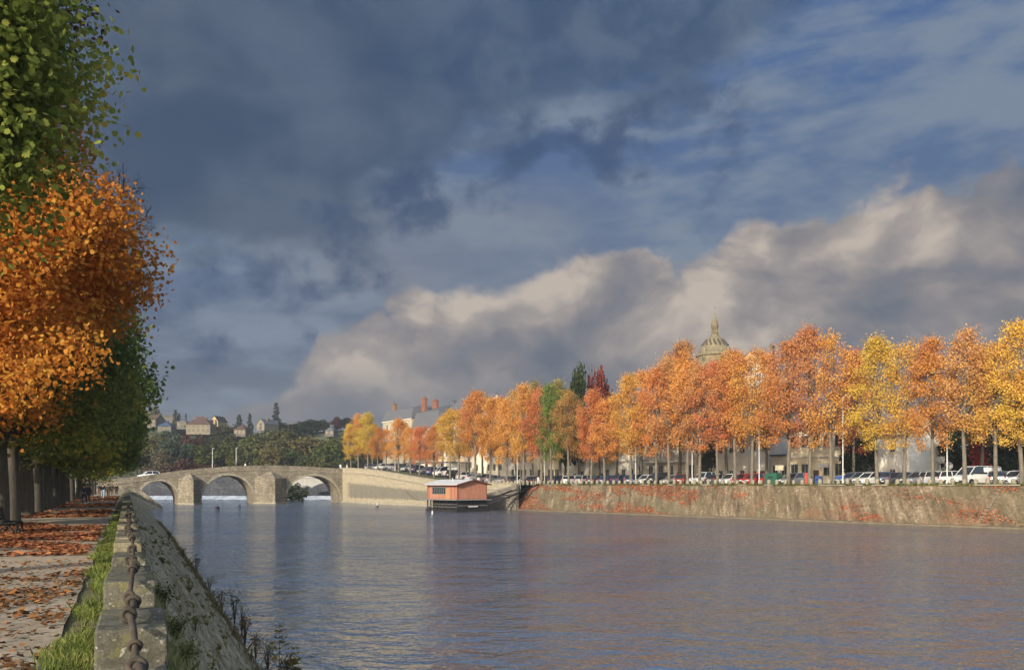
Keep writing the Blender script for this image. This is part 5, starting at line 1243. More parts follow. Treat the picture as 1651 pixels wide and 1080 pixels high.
# low garden wall beyond it
lw = thing("garden_wall", "low ochre garden wall behind the cars at the near end of the quay", "wall", *on_bank(1468, 1760, 30.5)[:2])
wl = on_bank(1468, 1760, 30.5)[2]
MB().b2((0, 0, -.5), (wl, .4, 1.9)).build("wall_face", plain("ochre garden wall", (.34, .26, .16, 1), .9, .25, .6), lw); MB().b2((-.05, -.06, 1.9), (wl + .05, .46, 2.02)).build("coping", M_TRIM, lw)
cr = thing("creeper", "red creeper hanging among dark evergreens behind the parked cars", "creeper", Vector(on_bank(1580, 1590, 29.6)[0]))
n = 900; zz = rng.uniform(1.0, 6.0, n); pos = np.stack([rng.normal(size=n) * .55 + .3 * np.sin(zz), rng.normal(size=n) * .3, zz], -1)
link("foliage", leaves(pos, rng.uniform(.2, .4, n), PENT, leafmat("red creeper leaves", [(0, (.14, .015, .012)), (.5, (.34, .03, .025)), (1, (.48, .08, .04))], .8, False, .25), "foliage"), cr)
MB().tube([(0, 0, -.2), (.2, 0, 2), (-.1, 0, 5.6)], [.06, .04, .02], 6).build("stem", M_STEM, cr)

# domed church far behind
d = 200.0
def cz(y): return zat(480 + y / 6.75, d)
k = d / F / 6.75
M_DOME = plain("pale dome stone", (.18, .15, .09, 1), .85, .4, .9, bump=.2)
cp = P(1152.5, 0, d); cp.z = 4.3
ch = thing("domed_church", "pale stone church dome with slender lantern spire above the trees", "church", cp, R(20))
g = cp.z
MB().lathe([(190 * k, -.5), (190 * k, cz(640) - g)], 24).build("drum", M_DOME, ch)
mb = MB(); mb.lathe([(r * k, cz(y) - g) for y, r in ((640, 205), (622, 205), (616, 188), (596, 182), (592, 172), (560, 168), (556, 160), (540, 152), (520, 138), (500, 122), (480, 106), (460, 88), (442, 70), (428, 58), (424, 48))], 32)
dm = mb.build("dome", M_DOME, ch)
mb = MB()
for ring, (y, r, nn) in enumerate(((470, 99, 14), (495, 120, 16), (520, 140, 18))):
    for i in range(nn):
        a = 2 * PI * (i + .5 * (ring % 2)) / nn; mb.lathe([(12 * k, cz(y + 9) - g), (10 * k, cz(y - 7) - g), (2 * k, cz(y - 15) - g)], 6, c=(r * k * math.cos(a), r * k * math.sin(a)))
mb.build("dome_scales", plain("dark dome stone", (.07, .06, .042, 1), .9, .3, 2), dm)
ln_ = MB(); ln_.lathe([(46 * k, cz(430) - g), (46 * k, cz(408) - g), (38 * k, cz(404) - g), (24 * k, cz(402) - g), (24 * k, cz(332) - g), (38 * k, cz(330) - g), (40 * k, cz(318) - g)], 16)
for i in range(8):
    a = 2 * PI * i / 8; ln_.lathe([(8 * k, cz(404) - g), (7 * k, cz(330) - g)], 6, c=(32 * k * math.cos(a), 32 * k * math.sin(a)))
la = ln_.build("lantern", M_DOME, ch)
mb = MB(); mb.lathe([(r * k, cz(y) - g) for y, r in ((318, 40), (300, 38), (285, 36), (265, 30), (245, 24), (228, 17), (215, 11), (212, 12), (206, 8), (182, 7), (178, 9), (170, 5), (158, 2), (90, .8))], 14); mb.build("spire", M_DOME, la)
MB().b2((-7 * k, -.7 * k, cz(112) - g), (7 * k, .7 * k, cz(107) - g)).build("cross", M_BLK, la)
mb = MB(); 
for sx, sy in ((-165, -60), (60, -165), (165, 60), (-60, 165)): mb.lathe([(26 * k, cz(700) - g), (26 * k, cz(600) - g), (18 * k, cz(575) - g), (3 * k, cz(545) - g)], 8, c=(sx * k, sy * k))
mb.build("turret", M_DOME, ch)
loc = P(1176, 0, 176); loc.z = 4.5
house("tall_house", "tall house whose dark roof and lone chimney rise beside the church dome", "house", loc, R(-40), 9, 9, zat(598, 176) - 4.5, ('gabley', 3.4), M_APT, M_SLATE, 6, (.3, .7), chim=((7.2, 4, .75, 4.6, M_BRWN),))

# houses on the hillside
M_HW = plain('dull cream render', (.19, .165, .12, 1), .9, .3, .5); M_HP = plain('dull pale render', (.11, .102, .092, 1), .9, .3, .5); M_HY = plain('gold render', (.40, .30, .15, 1), .9, .2, .5)
def hill_house(u0, u1, vb, vw, vr, d, roof, wall, rmat, floors, nw, label, rz=0, D=9, chim=()):
    p = P(u0, vb, d); W = (u1 - u0) / F * d / max(.5, math.cos(rz)); H = (vb - vw) / F * d; rh = (vw - vr) / F * d
    ob = house("hill_house", label, "house", p, rz, W, D, H, (roof, rh), wall, rmat, floors, [(i + .5) / nw for i in range(nw)], "houses on the hillside", win=(1.0, 1.3), chim=[(a_, b_, c_, e_ * .7, M_BRWN) for a_, b_, c_, e_, f_ in chim], cornice=False, frame=M_HW)
    return ob
hill_house(300, 338, 698, 684, 670, 400, 'hip', M_HW, M_MAROON, 2, 5, "long cream house with big maroon hipped roof on the hillside", R(4), 11, ((3, 5, 1.0, 5.2, M_BRICK), (7.5, 5, 1.2, 4.6, M_TRIM)))
hill_house(339.5, 352, 688, 678, 670.5, 408, 'gabley', M_HY, M_MAROON, 2, 2, "bright yellow gabled house next to the long hillside house", R(-10), 9)
hill_house(285, 300, 690, 681, 673, 425, 'hip', M_HP, M_SLATE, 2, 3, "grey house with dark roof just behind the long hillside house", R(5), 8)
hill_house(254, 275, 695, 687, 677, 405, 'hip', M_HP, M_BLUE, 1, 3, "low house with a blue slate roof on the hillside", R(6), 9)
hill_house(231, 252, 690, 676, 668, 430, 'gablex', M_HP, M_MAROON, 2, 3, "pale pinkish house half hidden by the near bank leaves", R(-8), 9)
hill_house(262, 284, 682, 670, 664, 465, 'gablex', M_HP, M_SLATE, 2, 4, "greyish house on the skyline at the end of the ridge", R(10), 9)
hill_house(377, 396, 702, 692, 683, 395, 'hip', M_HP, M_MAROON, 1, 3, "small cottage with brown hipped roof and white base below the spruces", R(-3), 8)
hill_house(414, 428, 694, 683, 675.5, 405, 'gabley', M_HW, M_SLATE, 2, 1, "steep cream gable-ended house beside the slim spruce", R(-25), 10, ((3, 4, .9, 3.4, M_BRICK),))
hill_house(428, 446, 692, 682, 676, 420, 'gablex', M_HP, M_SLATE, 2, 3, "dark slate-roofed house running behind the black cedar", R(6), 8)
hill_house(524, 538, 702, 694, 684, 420, 'hip', M_HP, M_SLATE, 1, 2, "pale small house with grey roof on the wooded ridge above the third arch", R(-6), 8)
hill_house(462, 486, 690, 683, 678, 455, 'gablex', M_HP, M_SLATE, 1, 4, "far low row house on the skyline beyond the cedar", R(4), 8)

# ------------------------------------------------------------------ cars
M_PAINT, t, b = material("car paint"); t.l.new(t.new("ShaderNodeObjectInfo").outputs["Color"], b.inputs["Base Color"])
b.inputs["Roughness"].default_value = .32; b.inputs["Coat Weight"].default_value = .6; b.inputs["Coat Roughness"].default_value = .08
M_TYRE = plain("tyre rubber", (.015, .015, .015, 1), .9); M_RIM = plain("wheel rim", (.35, .35, .36, 1), .35, .1, 3, metal=.7)
M_HEAD = plain("headlight glass", (.6, .62, .62, 1), .15, .05, 3); M_TAIL = plain("tail light", (.35, .02, .015, 1), .3, .1, 3); M_PLATE = plain("number plate", (.7, .7, .66, 1), .5, .05, 3); M_TRIMB = plain("black bumper trim", (.02, .02, .021, 1), .7, .2, 4)
CARK = {  # stations along x (rear -> front): x, belt z ; greenhouse profile x,z
 "hatchback": dict(L=3.95, W=1.68, bot=.24, belt=[(-1.97, .62), (-1.92, .92), (-1.2, .95), (.75, .93), (1.45, .84), (1.85, .70), (1.97, .48)], roof=[(-1.86, .93), (-1.62, 1.40), (-1.1, 1.47), (.0, 1.47), (.35, 1.40), (1.0, .92)], wx=(-1.25, 1.22)),
 "estate": dict(L=4.5, W=1.74, bot=.24, belt=[(-2.25, .6), (-2.2, .94), (-1.2, .96), (.8, .94), (1.7, .84), (2.1, .7), (2.25, .46)], roof=[(-2.15, .95), (-1.95, 1.40), (-1.3, 1.48), (.0, 1.48), (.4, 1.41), (1.15, .93)], wx=(-1.35, 1.38)),
 "saloon": dict(L=4.4, W=1.74, bot=.22, belt=[(-2.2, .6), (-2.15, .9), (-1.5, .95), (.75, .92), (1.6, .82), (2.05, .68), (2.2, .46)], roof=[(-1.75, .95), (-1.1, 1.36), (-.6, 1.42), (.0, 1.42), (.35, 1.36), (1.1, .91)], wx=(-1.3, 1.36)),
 "van": dict(L=4.9, W=1.92, bot=.28, belt=[(-2.45, .8), (-2.42, 1.15), (-1.5, 1.17), (1.2, 1.15), (1.75, 1.10), (2.3, .92), (2.45, .5)], roof=[(-2.4, 1.16), (-2.34, 1.86), (-2.0, 1.95), (.6, 1.95), (1.0, 1.86), (1.75, 1.12)], wx=(-1.5, 1.55)),
 "offroader": dict(L=4.3, W=1.8, bot=.38, belt=[(-2.15, .8), (-2.1, 1.08), (-1.2, 1.1), (.7, 1.08), (1.5, 1.02), (2.05, .9), (2.15, .6)], roof=[(-2.08, 1.09), (-1.98, 1.66), (-1.5, 1.74), (.1, 1.74), (.4, 1.66), (.9, 1.08)], wx=(-1.3, 1.35)),
}
def make_car(kind):
    c = CARK[kind]; hw = c["W"] / 2; o = thing("parked_car", "x", kind, (0, 0, -50))
    mb = MB(); st = c["belt"]; vs = []; xs_ = []
    for i, (x, zb) in enumerate(st):
        pinch = .90 if i in (0, len(st) - 1) else 1.0
        zl = c["bot"] + (.14 if i in (0, len(st) - 1) else 0)
        w_ = hw * pinch; zm = zl + (zb - zl) * .55
        vs += [(x, -w_ * .94, zl), (x, -w_, zm), (x, -w_ * .96, zb), (x, w_ * .96, zb), (x, w_, zm), (x, w_ * .94, zl)]
    n = len(st); fs = [(6 * i + a, 6 * i + 6 + a, 6 * i + 6 + (a + 1) % 6, 6 * i + (a + 1) % 6) for i in range(n - 1) for a in range(6)]
    fs = [f[::-1] for f in fs] + [tuple(range(6)), tuple(range(6 * n - 1, 6 * n - 7, -1))]
    mb.add(vs, fs)
    rp = c["roof"]                                      # roof panel and pillars in body colour
    tw = hw * .80; bw = hw * .93
    def half(z): zb, zt = rp[0][1], max(z_ for _, z_ in rp); return bw + (tw - bw) * (z - zb) / (zt - zb)
    top = rp[1:-1]
    vs = []
    for x, z in top: vs += [(x, -half(z) - .012, z), (x, half(z) + .012, z), (x, half(z) + .012, z + .05), (x, -half(z) - .012, z + .05)]
    m_ = len(top); mb.add(vs, [(4 * i + a, 4 * i + 4 + a, 4 * i + 4 + (a + 1) % 4, 4 * i + (a + 1) % 4) for i in range(m_ - 1) for a in range(4)] + [(0, 1, 2, 3), (4 * m_ - 1, 4 * m_ - 2, 4 * m_ - 3, 4 * m_ - 4)])
    for a, b_ in ((rp[0], rp[1]), (rp[-1], rp[-2])):
        for sg in (-1, 1): mb.tube([(a[0], sg * half(a[1]), a[1] - .02), (b_[0], sg * half(b_[1]), b_[1] + .02)], .05, 5)
    for xm in ([rp[2][0] + .25, (rp[2][0] + rp[3][0]) / 2 + .1] if kind != "hatchback" else [(rp[2][0] + rp[3][0]) / 2]):
        for sg in (-1, 1): mb.tube([(xm, sg * half(rp[0][1]), rp[0][1] - .02), (xm, sg * half(rp[2][1] - .02), rp[2][1])], .045, 5)
    if kind == "van":
        for sg in (-1, 1): mb.add([(-2.25, sg * half(1.3) + sg * .012, 1.2), (-.1, sg * half(1.3) + sg * .012, 1.2), (-.1, sg * half(1.85) + sg * .012, 1.85), (-2.2, sg * half(1.85) + sg * .012, 1.85)], [(0, 1, 2, 3)])
    body = mb.build("body", M_PAINT, o, bevel=.03)
    gm = MB(); vs = []
    for x, z in rp: vs += [(x, -half(z), z), (x, half(z), z)]
    m_ = len(rp); gm.add(vs, [(2 * i, 2 * i + 1, 2 * i + 3, 2 * i + 2) for i in range(m_ - 1)] + [tuple(range(0, 2 * m_, 2)), tuple(range(2 * m_ - 1, 0, -2))]); gm.build("windows", M_GL, o)
    r = .31 if kind not in ("van", "offroader") else .35
    for x in c["wx"]:
        for sg in (-1, 1):
            y = sg * (hw - .09)
            wb_ = MB(); wb_.lathe([(r * .66, -.1), (r * .95, -.1), (r, -.06), (r, .06), (r * .95, .1), (r * .66, .1)], 16); wb_.v = [(x + a, y + z, r + b_ - .0) for a, b_, z in wb_.v]
            w_ = wb_.build("wheel", M_TYRE, o)
            rb_ = MB(); rb_.lathe([(r * .64, -.085), (r * .2, -.11 * 1), (r * .2, .11), (r * .64, .085)], 14); rb_.v = [(x + a, y + z, r + b_) for a, b_, z in rb_.v]; rb_.build("rim", M_RIM, w_)
    xf, xr = st[-1][0], st[0][0]; zf = st[-2][1] - .06; zr = st[1][1] - .12
    for sg in (-1, 1):
        MB().box((st[-2][0] + .06, sg * hw * .66, zf - .03), (.22, .36, .15)).build("headlight", M_HEAD, o)
        MB().box((xr + .05, sg * hw * .76, zr), (.14, .22, .22)).build("tail_light", M_TAIL, o)
        MB().box((rp[-1][0] - .18, sg * (hw + .06), rp[-1][1] + .06), (.12, .16, .11)).build("mirror", M_TRIMB, o)
    MB().box((xf - .02, 0, .46), (.1, hw * 1.5, .16)).build("bumper", M_TRIMB, o)
    MB().box((xf + .035, 0, .47), (.02, .5, .11)).build("number_plate", M_PLATE, o); MB().box((xr - .02, 0, .66), (.03, .5, .11)).build("number_plate", M_PLATE, o)
    return o
CARS = {k: make_car(k) for k in CARK}
CC = {"white": (.62, .62, .60), "silver": (.36, .37, .38), "grey": (.16, .17, .18), "black": (.02, .02, .022), "navy": (.03, .04, .08), "dark grey": (.06, .063, .07), "red": (.45, .03, .025), "dark blue": (.04, .06, .13), "light grey": (.32, .33, .34), "maroon": (.14, .025, .025)}
car_list = [(602, "grey", "hatchback"), (616, "white", "hatchback"), (630, "silver", "estate"), (648, "dark grey", "saloon"), (662, "silver", "hatchback"), (677, "navy", "hatchback"), (690, "grey", "saloon"), (704, "dark blue", "estate"), (718, "white", "van"), (735, "black", "hatchback"), (752, "white", "hatchback"), (768, "silver", "saloon"), (784, "light grey", "hatchback"), (800, "grey", "saloon"), (816, "silver", "estate"),
            (832, "dark grey", "hatchback"), (849, "silver", "hatchback"), (866, "black", "saloon"), (884, "dark grey", "estate"), (902, "navy", "hatchback"), (925, "white", "hatchback"), (945, "silver", "hatchback"), (965, "dark grey", "saloon"), (985, "dark blue", "saloon"), (1006, "navy", "estate"), (1025, "dark blue", "hatchback"), (1044, "white", "hatchback"), (1063, "black", "offroader"), (1088, "light grey", "saloon"), (1108, "maroon", "hatchback"),
            (1136, "white", "offroader"), (1160, "dark grey", "saloon"), (1180, "white", "hatchback"), (1200, "red", "hatchback"), (1219, "red", "estate"), (1283, "grey", "estate"), (1378, "grey", "estate"), (1404, "white", "hatchback"), (1428, "dark blue", "hatchback"), (1450, "dark grey", "saloon"), (1486, "grey", "estate"), (1514, "silver", "hatchback"), (1538, "white", "hatchback"), (1574, "white", "van"), (1608, "dark grey", "saloon"), (1642, "white", "hatchback"), (1690, "grey", "saloon")]
used = set(); NC = len(car_list)
near = {1283: "by the recycling containers", 1378: "beside the yellow cafe", 1404: "in front of the dark tree, tail to the road", 1486: "before the pale blank house", 1514: "showing red lights behind a quay tree", 1538: "with red tail lights beside the tall lamp post", 1574: "facing the river near the end of the car park", 1642: "last in view at the near end of the car park", 1608: "between the white van and the last white car", 1200: "first of the two red cars", 1219: "second of the two red cars, by the green container", 1690: "just past the last white car", 1136: "large and boxy in front of the bare yellow gable", 1063: "tall beside a quay trunk before the stone house"}
for i, (u, colr, kind) in enumerate(car_list):
    wv = 11.6 + rnd.uniform(-.4, .4); q = q_at(u, wv); p = RB(q, wv) + Vector((0, 0, .012)); e, nn = bank_frame(q)
    face = -1 if u in (1574, 1404, 1450, 1378, 1136, 1088, 1044, 1486, 1642) or rnd.random() < .4 else 1
    dvec = nn * face; rz = math.atan2(dvec.y, dvec.x) + (.35 if u > 1350 else .1) * face + rnd.uniform(-.06, .06)
    if u in (1538, 1514): rz = math.atan2(E2.y, E2.x) + .9
    slope = math.atan2(RB(q + 2, wv).z - RB(q - 2, wv).z, 4)
    if u in near: lab = f"{colr} {kind} {near[u]}"
    elif i < 25: lab = f"{colr} {kind}, {nth(i + 1)} parked car along the quay from the bridge"
    else: lab = f"{colr} {kind}, {nth(NC - i - 1)} parked car from the near end of the car park"
    if kind not in used: o = CARS[kind]; used.add(kind); o['label'] = lab; o['group'] = "cars parked along the far quay"
    else: o = dup(CARS[kind], p, rz, lab, "cars parked along the far quay")
    o.location = p; o.rotation_euler = (0, 0, rz); o.scale = (1.2,) * 3; o['category'] = "van" if kind == "van" else "car"; o.name = "parked_van" if kind == "van" else "parked_car"
    for c in o.children:
        if c.name.startswith("body"): c.color = (*CC[colr], 1)

# ------------------------------------------------------------------ bollards, posts, signs, containers
M_BOL = plain("weathered bollard stone", (.25, .22, .16, 1), .9, .4, 6, bump=.3)
bm_ = MB(); bm_.lathe([(.27, -.2), (.25, .5), (.245, .72), (.22, .80), (.12, .86), (.02, .87)], 14); bme = bm_.mesh("stone_bollard", M_BOL)
qv = q_at(1655, 6.1); q0 = q_at(786, 6.1); nb = int((qv - q0) / 1.36)
for i in range(nb + 1):
    q = qv - i * 1.36; o = link("stone_bollard", bme, None, RB(q, 6.05 + rnd.uniform(-.05, .05)), rnd.uniform(0, 6)); o.scale = (rnd.uniform(.92, 1.1), rnd.uniform(.92, 1.1), rnd.uniform(.88, 1.08))
    o.rotation_euler[0] = rnd.uniform(-.04, .04)
    tag(o, f"round-topped stone bollard, {nth(i + 1)} of the quay row from its near end", "bollard", "stone bollards along the far quay")
M_POLE = plain("pale painted pole", (.50, .50, .47, 1), .5, .12, 2)
posts = [(637, 744, "beside the low flat-roofed shelter"), (834, 700, "behind the wash house gangway"), (878, 700, "by the green quay tree"), (1025, 660, "before the pale terraced house"), (1116, 650, "before the wide stone house"), (1224, 650, "next to the second red car"), (1359, 640, "at the yellow cafe corner"), (1527, 640, "between the silver and white hatchbacks")]
for i, (u, vt, lab) in enumerate(posts):
    wv = 8.0; p = RB(q_at(u, wv), wv); H = zat(vt, p.y) - p.z
    o = thing("lamp_post", f"slim pale lamp post {lab}", "lamp post", p, 0, "lamp posts along the far quay")
    MB().lathe([(.16, 0), (.15, .6), (.085, .7), (.06, H - .3), (.05, H)], 8).build("post", M_POLE, o)
    e, nn = bank_frame(q_at(u, wv)); MB().tube([(0, 0, H - .1), tuple(nn * .6 + Vector((0, 0, H + .15))), tuple(nn * 1.2 + Vector((0, 0, H + .18)))], .04, 6).build("arm", M_POLE, o)
    MB().box(tuple(nn * 1.4 + Vector((0, 0, H + .17))), (.5, .5, .12)).build("lamp_head", M_POLE, o)
for u, vt, lab in ((352, 723, "lamp post standing on the bridge, nearer the path side"), (391, 722, "lamp post on the bridge above the second cutwater")):
    b_ = b_of_u(u); p = BP0 + EB * b_ + Vector((-EB.y, EB.x, 0)) * 5.6; p.z = tops_(b_) - .95; H = zat(vt, p.y) - p.z
    o = thing("lamp_post", "thin pale " + lab, "lamp post", p, BRZ, "lamp posts on the bridge")
    MB().lathe([(.14, 0), (.09, .5), (.06, H)], 8).build("post", M_POLE, o); MB().tube([(0, 0, H), (0, -.5, H + .1), (0, -1.0, H + .05)], .05, 6).build("arm", M_POLE, o); MB().box((0, -1.1, H), (.3, .5, .12)).build("lamp_head", M_POLE, o)
def sign(u, wv, vc, wm, hm, shape, colr, label):
    p = RB(q_at(u, wv), wv); z = zat(vc, p.y) - p.z; e, nn = bank_frame(q_at(u, wv)); o = thing("road_sign", label, "sign", p, math.atan2(e.y, e.x))
    MB().tube([(0, 0, 0), (0, 0, z + hm / 2)], .045, 6).build("post", M_POLE, o); pb = MB()
    if shape == 'box': pb.box((0, -.08, z), (wm, .06, hm))
    else: pb.lathe([(wm / 2, -.03), (wm / 2, .03)], 20); pb.v = [(x, -.08 + z_, z + y) for x, y, z_ in pb.v]
    pb.build("panel", colr, o)
M_SBACK = plain("grey sign back", (.30, .31, .30, 1), .5, .1, 3)
sign(1516, 17, 741, 1.3, .9, 'box', M_SBACK, "rectangular grey sign on a post in front of the dark evergreens"); sign(1530, 17, 751, 1.15, 1.15, 'disc', M_SBACK, "round grey-backed traffic sign beside the tall lamp post")
sign(1257, 16, 754, 1.5, .8, 'box', plain("cream sign", (.6, .55, .4, 1), .6, .1, 3), "cream rectangular sign above the recycling containers")
def container(u0, u1, wv, vt, dep, colr, label, name="recycling_container", cat="container", lid=True):
    loc, rz, W = on_bank(u0, u1, wv); loc = loc + Vector((0, 0, .012)); H = zat(vt, loc.y) - loc.z; o = thing(name, label, cat, loc, rz); mb = MB()
    mb.prism([(.04, .08), (W - .04, .08), (W, H * .8), (W * .9, H), (W * .1, H), (0, H * .8)], 0, dep); mb.build("body", colr, o, bevel=.05)
    if lid:
        MB().b2((W * .12, dep * .2, H - .02), (W * .88, dep * .8, H + .09)).build("lid", colr, o)
        MB().b2((W * .3, -.03, H * .62), (W * .7, .0, H * .74)).build("slot", M_TRIMB, o)
container(1232, 1252, 9.6, 763, 1.5, plain("green plastic", (.02, .09, .055, 1), .6, .2, 2), "big dark green recycling container beside the second red car")
container(1297, 1304, 10.5, 762, .8, plain("red plastic", (.42, .07, .05, 1), .6, .2, 2), "narrow red box standing near the grey estate car", "post_box", "box", False)
container(1313, 1322, 10.0, 768, .8, plain("blue plastic", (.03, .07, .22, 1), .6, .2, 2), "blue wheeled bin in front of the yellow cafe, nearer the bridge", "wheeled_bin", "bin"); container(1345, 1360, 9.8, 768, .9, plain("blue bin plastic", (.035, .08, .25, 1), .6, .2, 2), "wide blue bin by the cafe lamp post", "wheeled_bin", "bin")
container(1265, 1271, 10.5, 765, .7, plain("slate blue plastic", (.07, .10, .15, 1), .6, .2, 2), "slate-blue narrow bin beside the cream sign", "wheeled_bin", "bin")

# ------------------------------------------------------------------ benches and buoys
bn = thing("park_bench", "dark park bench with curved iron legs at the path edge by the leaf carpet", "bench", L(34.0, -3.62), A)
for i in range(4): MB().box((-.18 + i * .12, 0, .45), (.10, 1.9, .045)).build("seat_slat", M_BLK, bn)
for i in range(3): MB().box((-.30 - i * .03, 0, .58 + i * .13), (.04, 1.9, .09)).build("back_slat", M_BLK, bn)
for y in (-.85, .85):
    mb = MB(); mb.tube([(.26, y, .42), (.25, y, .2), (.27, y, 0)], .04, 6); mb.tube([(.22, y, .05), (.12, y, .28), (-.02, y, .36), (-.18, y, .28), (-.3, y, .0)], .032, 6); mb.tube([(.27, y, .41), (-.25, y, .41), (-.40, y, .92)], .035, 6); mb.build("leg", M_BLK, bn)
def buoy(u, v, r, colr, label, cone=False):
    d = F * EYE / (v - HZ); p = P(u, v, d); p.z = 0; o = thing("buoy", label, "buoy", p)
    mb = MB(); mb.lathe([(.1 * r, -.5 * r), (.75 * r, -.3 * r), (r, .1 * r), (.85 * r, .55 * r), (.45 * r, .85 * r), (.2 * r, 1.0 * r)], 14); mb.build("float", colr, o)
    MB().lathe([(.32 * r, .9 * r), (.26 * r, 1.9 * r), (.05 * r, 2.5 * r)] if cone else [(.12 * r, .9 * r), (.12 * r, 1.35 * r)], 10).build("top_mark", M_WHITE if cone else M_BLK, o)
buoy(351, 819.5, .42, plain("dark red buoy", (.10, .025, .03, 1), .5), "dark red buoy floating in front of the middle arch"); buoy(386, 815.5, .34, plain("black buoy", (.03, .03, .035, 1), .5), "small black buoy nearest the middle arch")
buoy(697, 834, .42, plain("grey buoy", (.10, .11, .11, 1), .5), "grey buoy with a white cone floating before the wash house", True); buoy(608, 817, .36, plain("dark buoy", (.06, .06, .06, 1), .5), "dark buoy floating beside the stained quay wall", True)
buoy(487, 807.2, .5, plain("orange buoy", (.62, .13, .05, 1), .5), "orange buoy under the third arch")
# floating leaf scraps near the sapling
mb = MB(); 
# shrub on the islet behind the third arch
put_tree("islet_shrub", BV[1], Vector((P(470, 0, 246).x, 246, -2.2)), .9, .62, (.075, .09, .05), "dark shrub growing at the weir behind the third arch", "shrub")
# metal railing and retaining wall at the end of the path
rl = thing("path_railing", "thin metal railing at the end of the riverside path", "railing", L(176, -6.0), A)
for i in range(4): MB().tube([(-5 + i * 2, 0, 0), (-5 + i * 2, 0, 1.1)], .04, 6).build("post", M_PIPE, rl)
for z in (.55, 1.08): MB().tube([(-5, 0, z), (1, 0, z)], .03, 6).build("rail", M_PIPE, rl)

# ------------------------------------------------------------------ people
def skin_mesh(name, joints, edges, mat, parent, root=0, sub=1):
    me = bpy.data.meshes.new(name); bm = bmesh.new(); vl = bm.verts.layers.skin.verify(); vs = []
    for (x, y, z, r) in joints:
        v = bm.verts.new((x, y, z)); vs.append(v); s_ = v[vl]; s_.radius = (r, r) if not isinstance(r, tuple) else r
    vs[root][vl].use_root = True
    for a, b_ in edges: bm.edges.new((vs[a], vs[b_]))
    bm.to_mesh(me); bm.free(); me.materials.append(mat)
    o = bpy.data.objects.new(name, me); COL.objects.link(o); o.parent = parent
    m_ = o.modifiers.new("skin", 'SKIN'); m_.use_smooth_shade = True
    if sub: s2 = o.modifiers.new("smooth", 'SUBSURF'); s2.levels = sub; s2.render_levels = sub
    return o
M_SKIN = plain("skin", (.45, .27, .19, 1), .6, .05, 8); M_HAIR = plain("dark hair", (.03, .02, .014, 1), .6, .2, 20); M_SHOE = plain("shoes", (.03, .03, .03, 1), .6)
def person(label, loc, rz, jacket, trousers, stride=.22, shoe=M_SHOE, H=1.72, hair=M_HAIR, group=None, swing=.18, skirt=False):
    k = H / 1.75; o = thing("person", label, "person", loc, rz, group); o.scale = (k, k, k)
    # local: y forward, x to the person's right
    J = [(0, 0, .95, .13), (0, 0, 1.15, .125), (0, .01, 1.38, .15), (0, .02, 1.50, .065), (0, .04, 1.58, .06), (0, .055, 1.665, .088), (0, .05, 1.73, .06)]; E = [(0, 1), (1, 2), (2, 3), (3, 4), (4, 5), (5, 6)]
    legs = []; arms = []
    for sg, ph in ((-1, 1), (1, -1)):
        f = stride * ph
        legs.append([(sg * .10, 0, .90, .085), (sg * .10, f * .55 + .03, .50, .062), (sg * .10, f - (.05 if ph < 0 else 0), .10 + (.05 if ph < 0 else 0), .042), (sg * .11, f + .14 - (.05 if ph < 0 else 0), .035 + (.02 if ph < 0 else 0), .036)])
        arms.append([(sg * .19, .0, 1.41, .058), (sg * .25, -swing * ph * .4, 1.13, .046), (sg * .25, -swing * ph + .08, .90, .035), (sg * .25, -swing * ph + .12, .82, .034)])
    for ch, root in ((legs[0], 0), (legs[1], 0), (arms[0], 2), (arms[1], 2)):
        prev = root
        for jn in ch: J.append(jn); E.append((prev, len(J) - 1)); prev = len(J) - 1
        if root == 2:                                   # fingers and thumb
            hx, hy, hz, _ = ch[-1]; sg = 1 if hx > 0 else -1
            for fi in range(4): J.append((hx - sg * .008 * fi, hy + .03 - .018 * fi, hz - .085 - (.012 if fi in (1, 2) else 0), .009)); E.append((prev, len(J) - 1))
            J.append((hx - sg * .02, hy + .055, hz - .03, .01)); E.append((prev, len(J) - 1))
    skin_mesh("body", J, E, M_SKIN, o)
    jj = [(0, 0, .90, .165), (0, 0, 1.14, .15), (0, .01, 1.36, .175), (0, .015, 1.48, .085)]; je = [(0, 1), (1, 2), (2, 3)]
    for ch in arms:
        prev = 2
        for x, y, z, r in ch[:3]: jj.append((x, y, z, r + .016)); je.append((prev, len(jj) - 1)); prev = len(jj) - 1
    skin_mesh("jacket", jj, je, jacket, o)
    tj = [(0, 0, .93, .15)]; te = []
    for ch in legs:
        prev = 0
        for x, y, z, r in ch[:3]: tj.append((x, y, z, r + .018)); te.append((prev, len(tj) - 1)); prev = len(tj) - 1
    skin_mesh("trousers", tj, te, trousers, o)
    for ch in legs:
        a, b_ = ch[2], ch[3]; skin_mesh("shoe", [(a[0], a[1] - .05, a[2] - .05, .045), (b_[0], b_[1], b_[2], .042)], [(0, 1)], shoe, o)
    hm = MB(); hm.lathe([(.02, 1.79), (.07, 1.775), (.098, 1.72), (.10, 1.67), (.085, 1.62)], 12); hm.v = [(x, y + .03, z) for x, y, z in hm.v]; hm.build("hair", hair, o)
    nb_ = MB(); nb_.box((0, .152, 1.655), (.025, .04, .04), top=.5); nb_.box((-.035, .14, 1.685), (.025, .012, .012)); nb_.box((.035, .14, 1.685), (.025, .012, .012)); nb_.box((0, .14, 1.61), (.05, .012, .01)); nb_.build("face", plain("face shade", (.32, .17, .12, 1), .6), o)
    return o
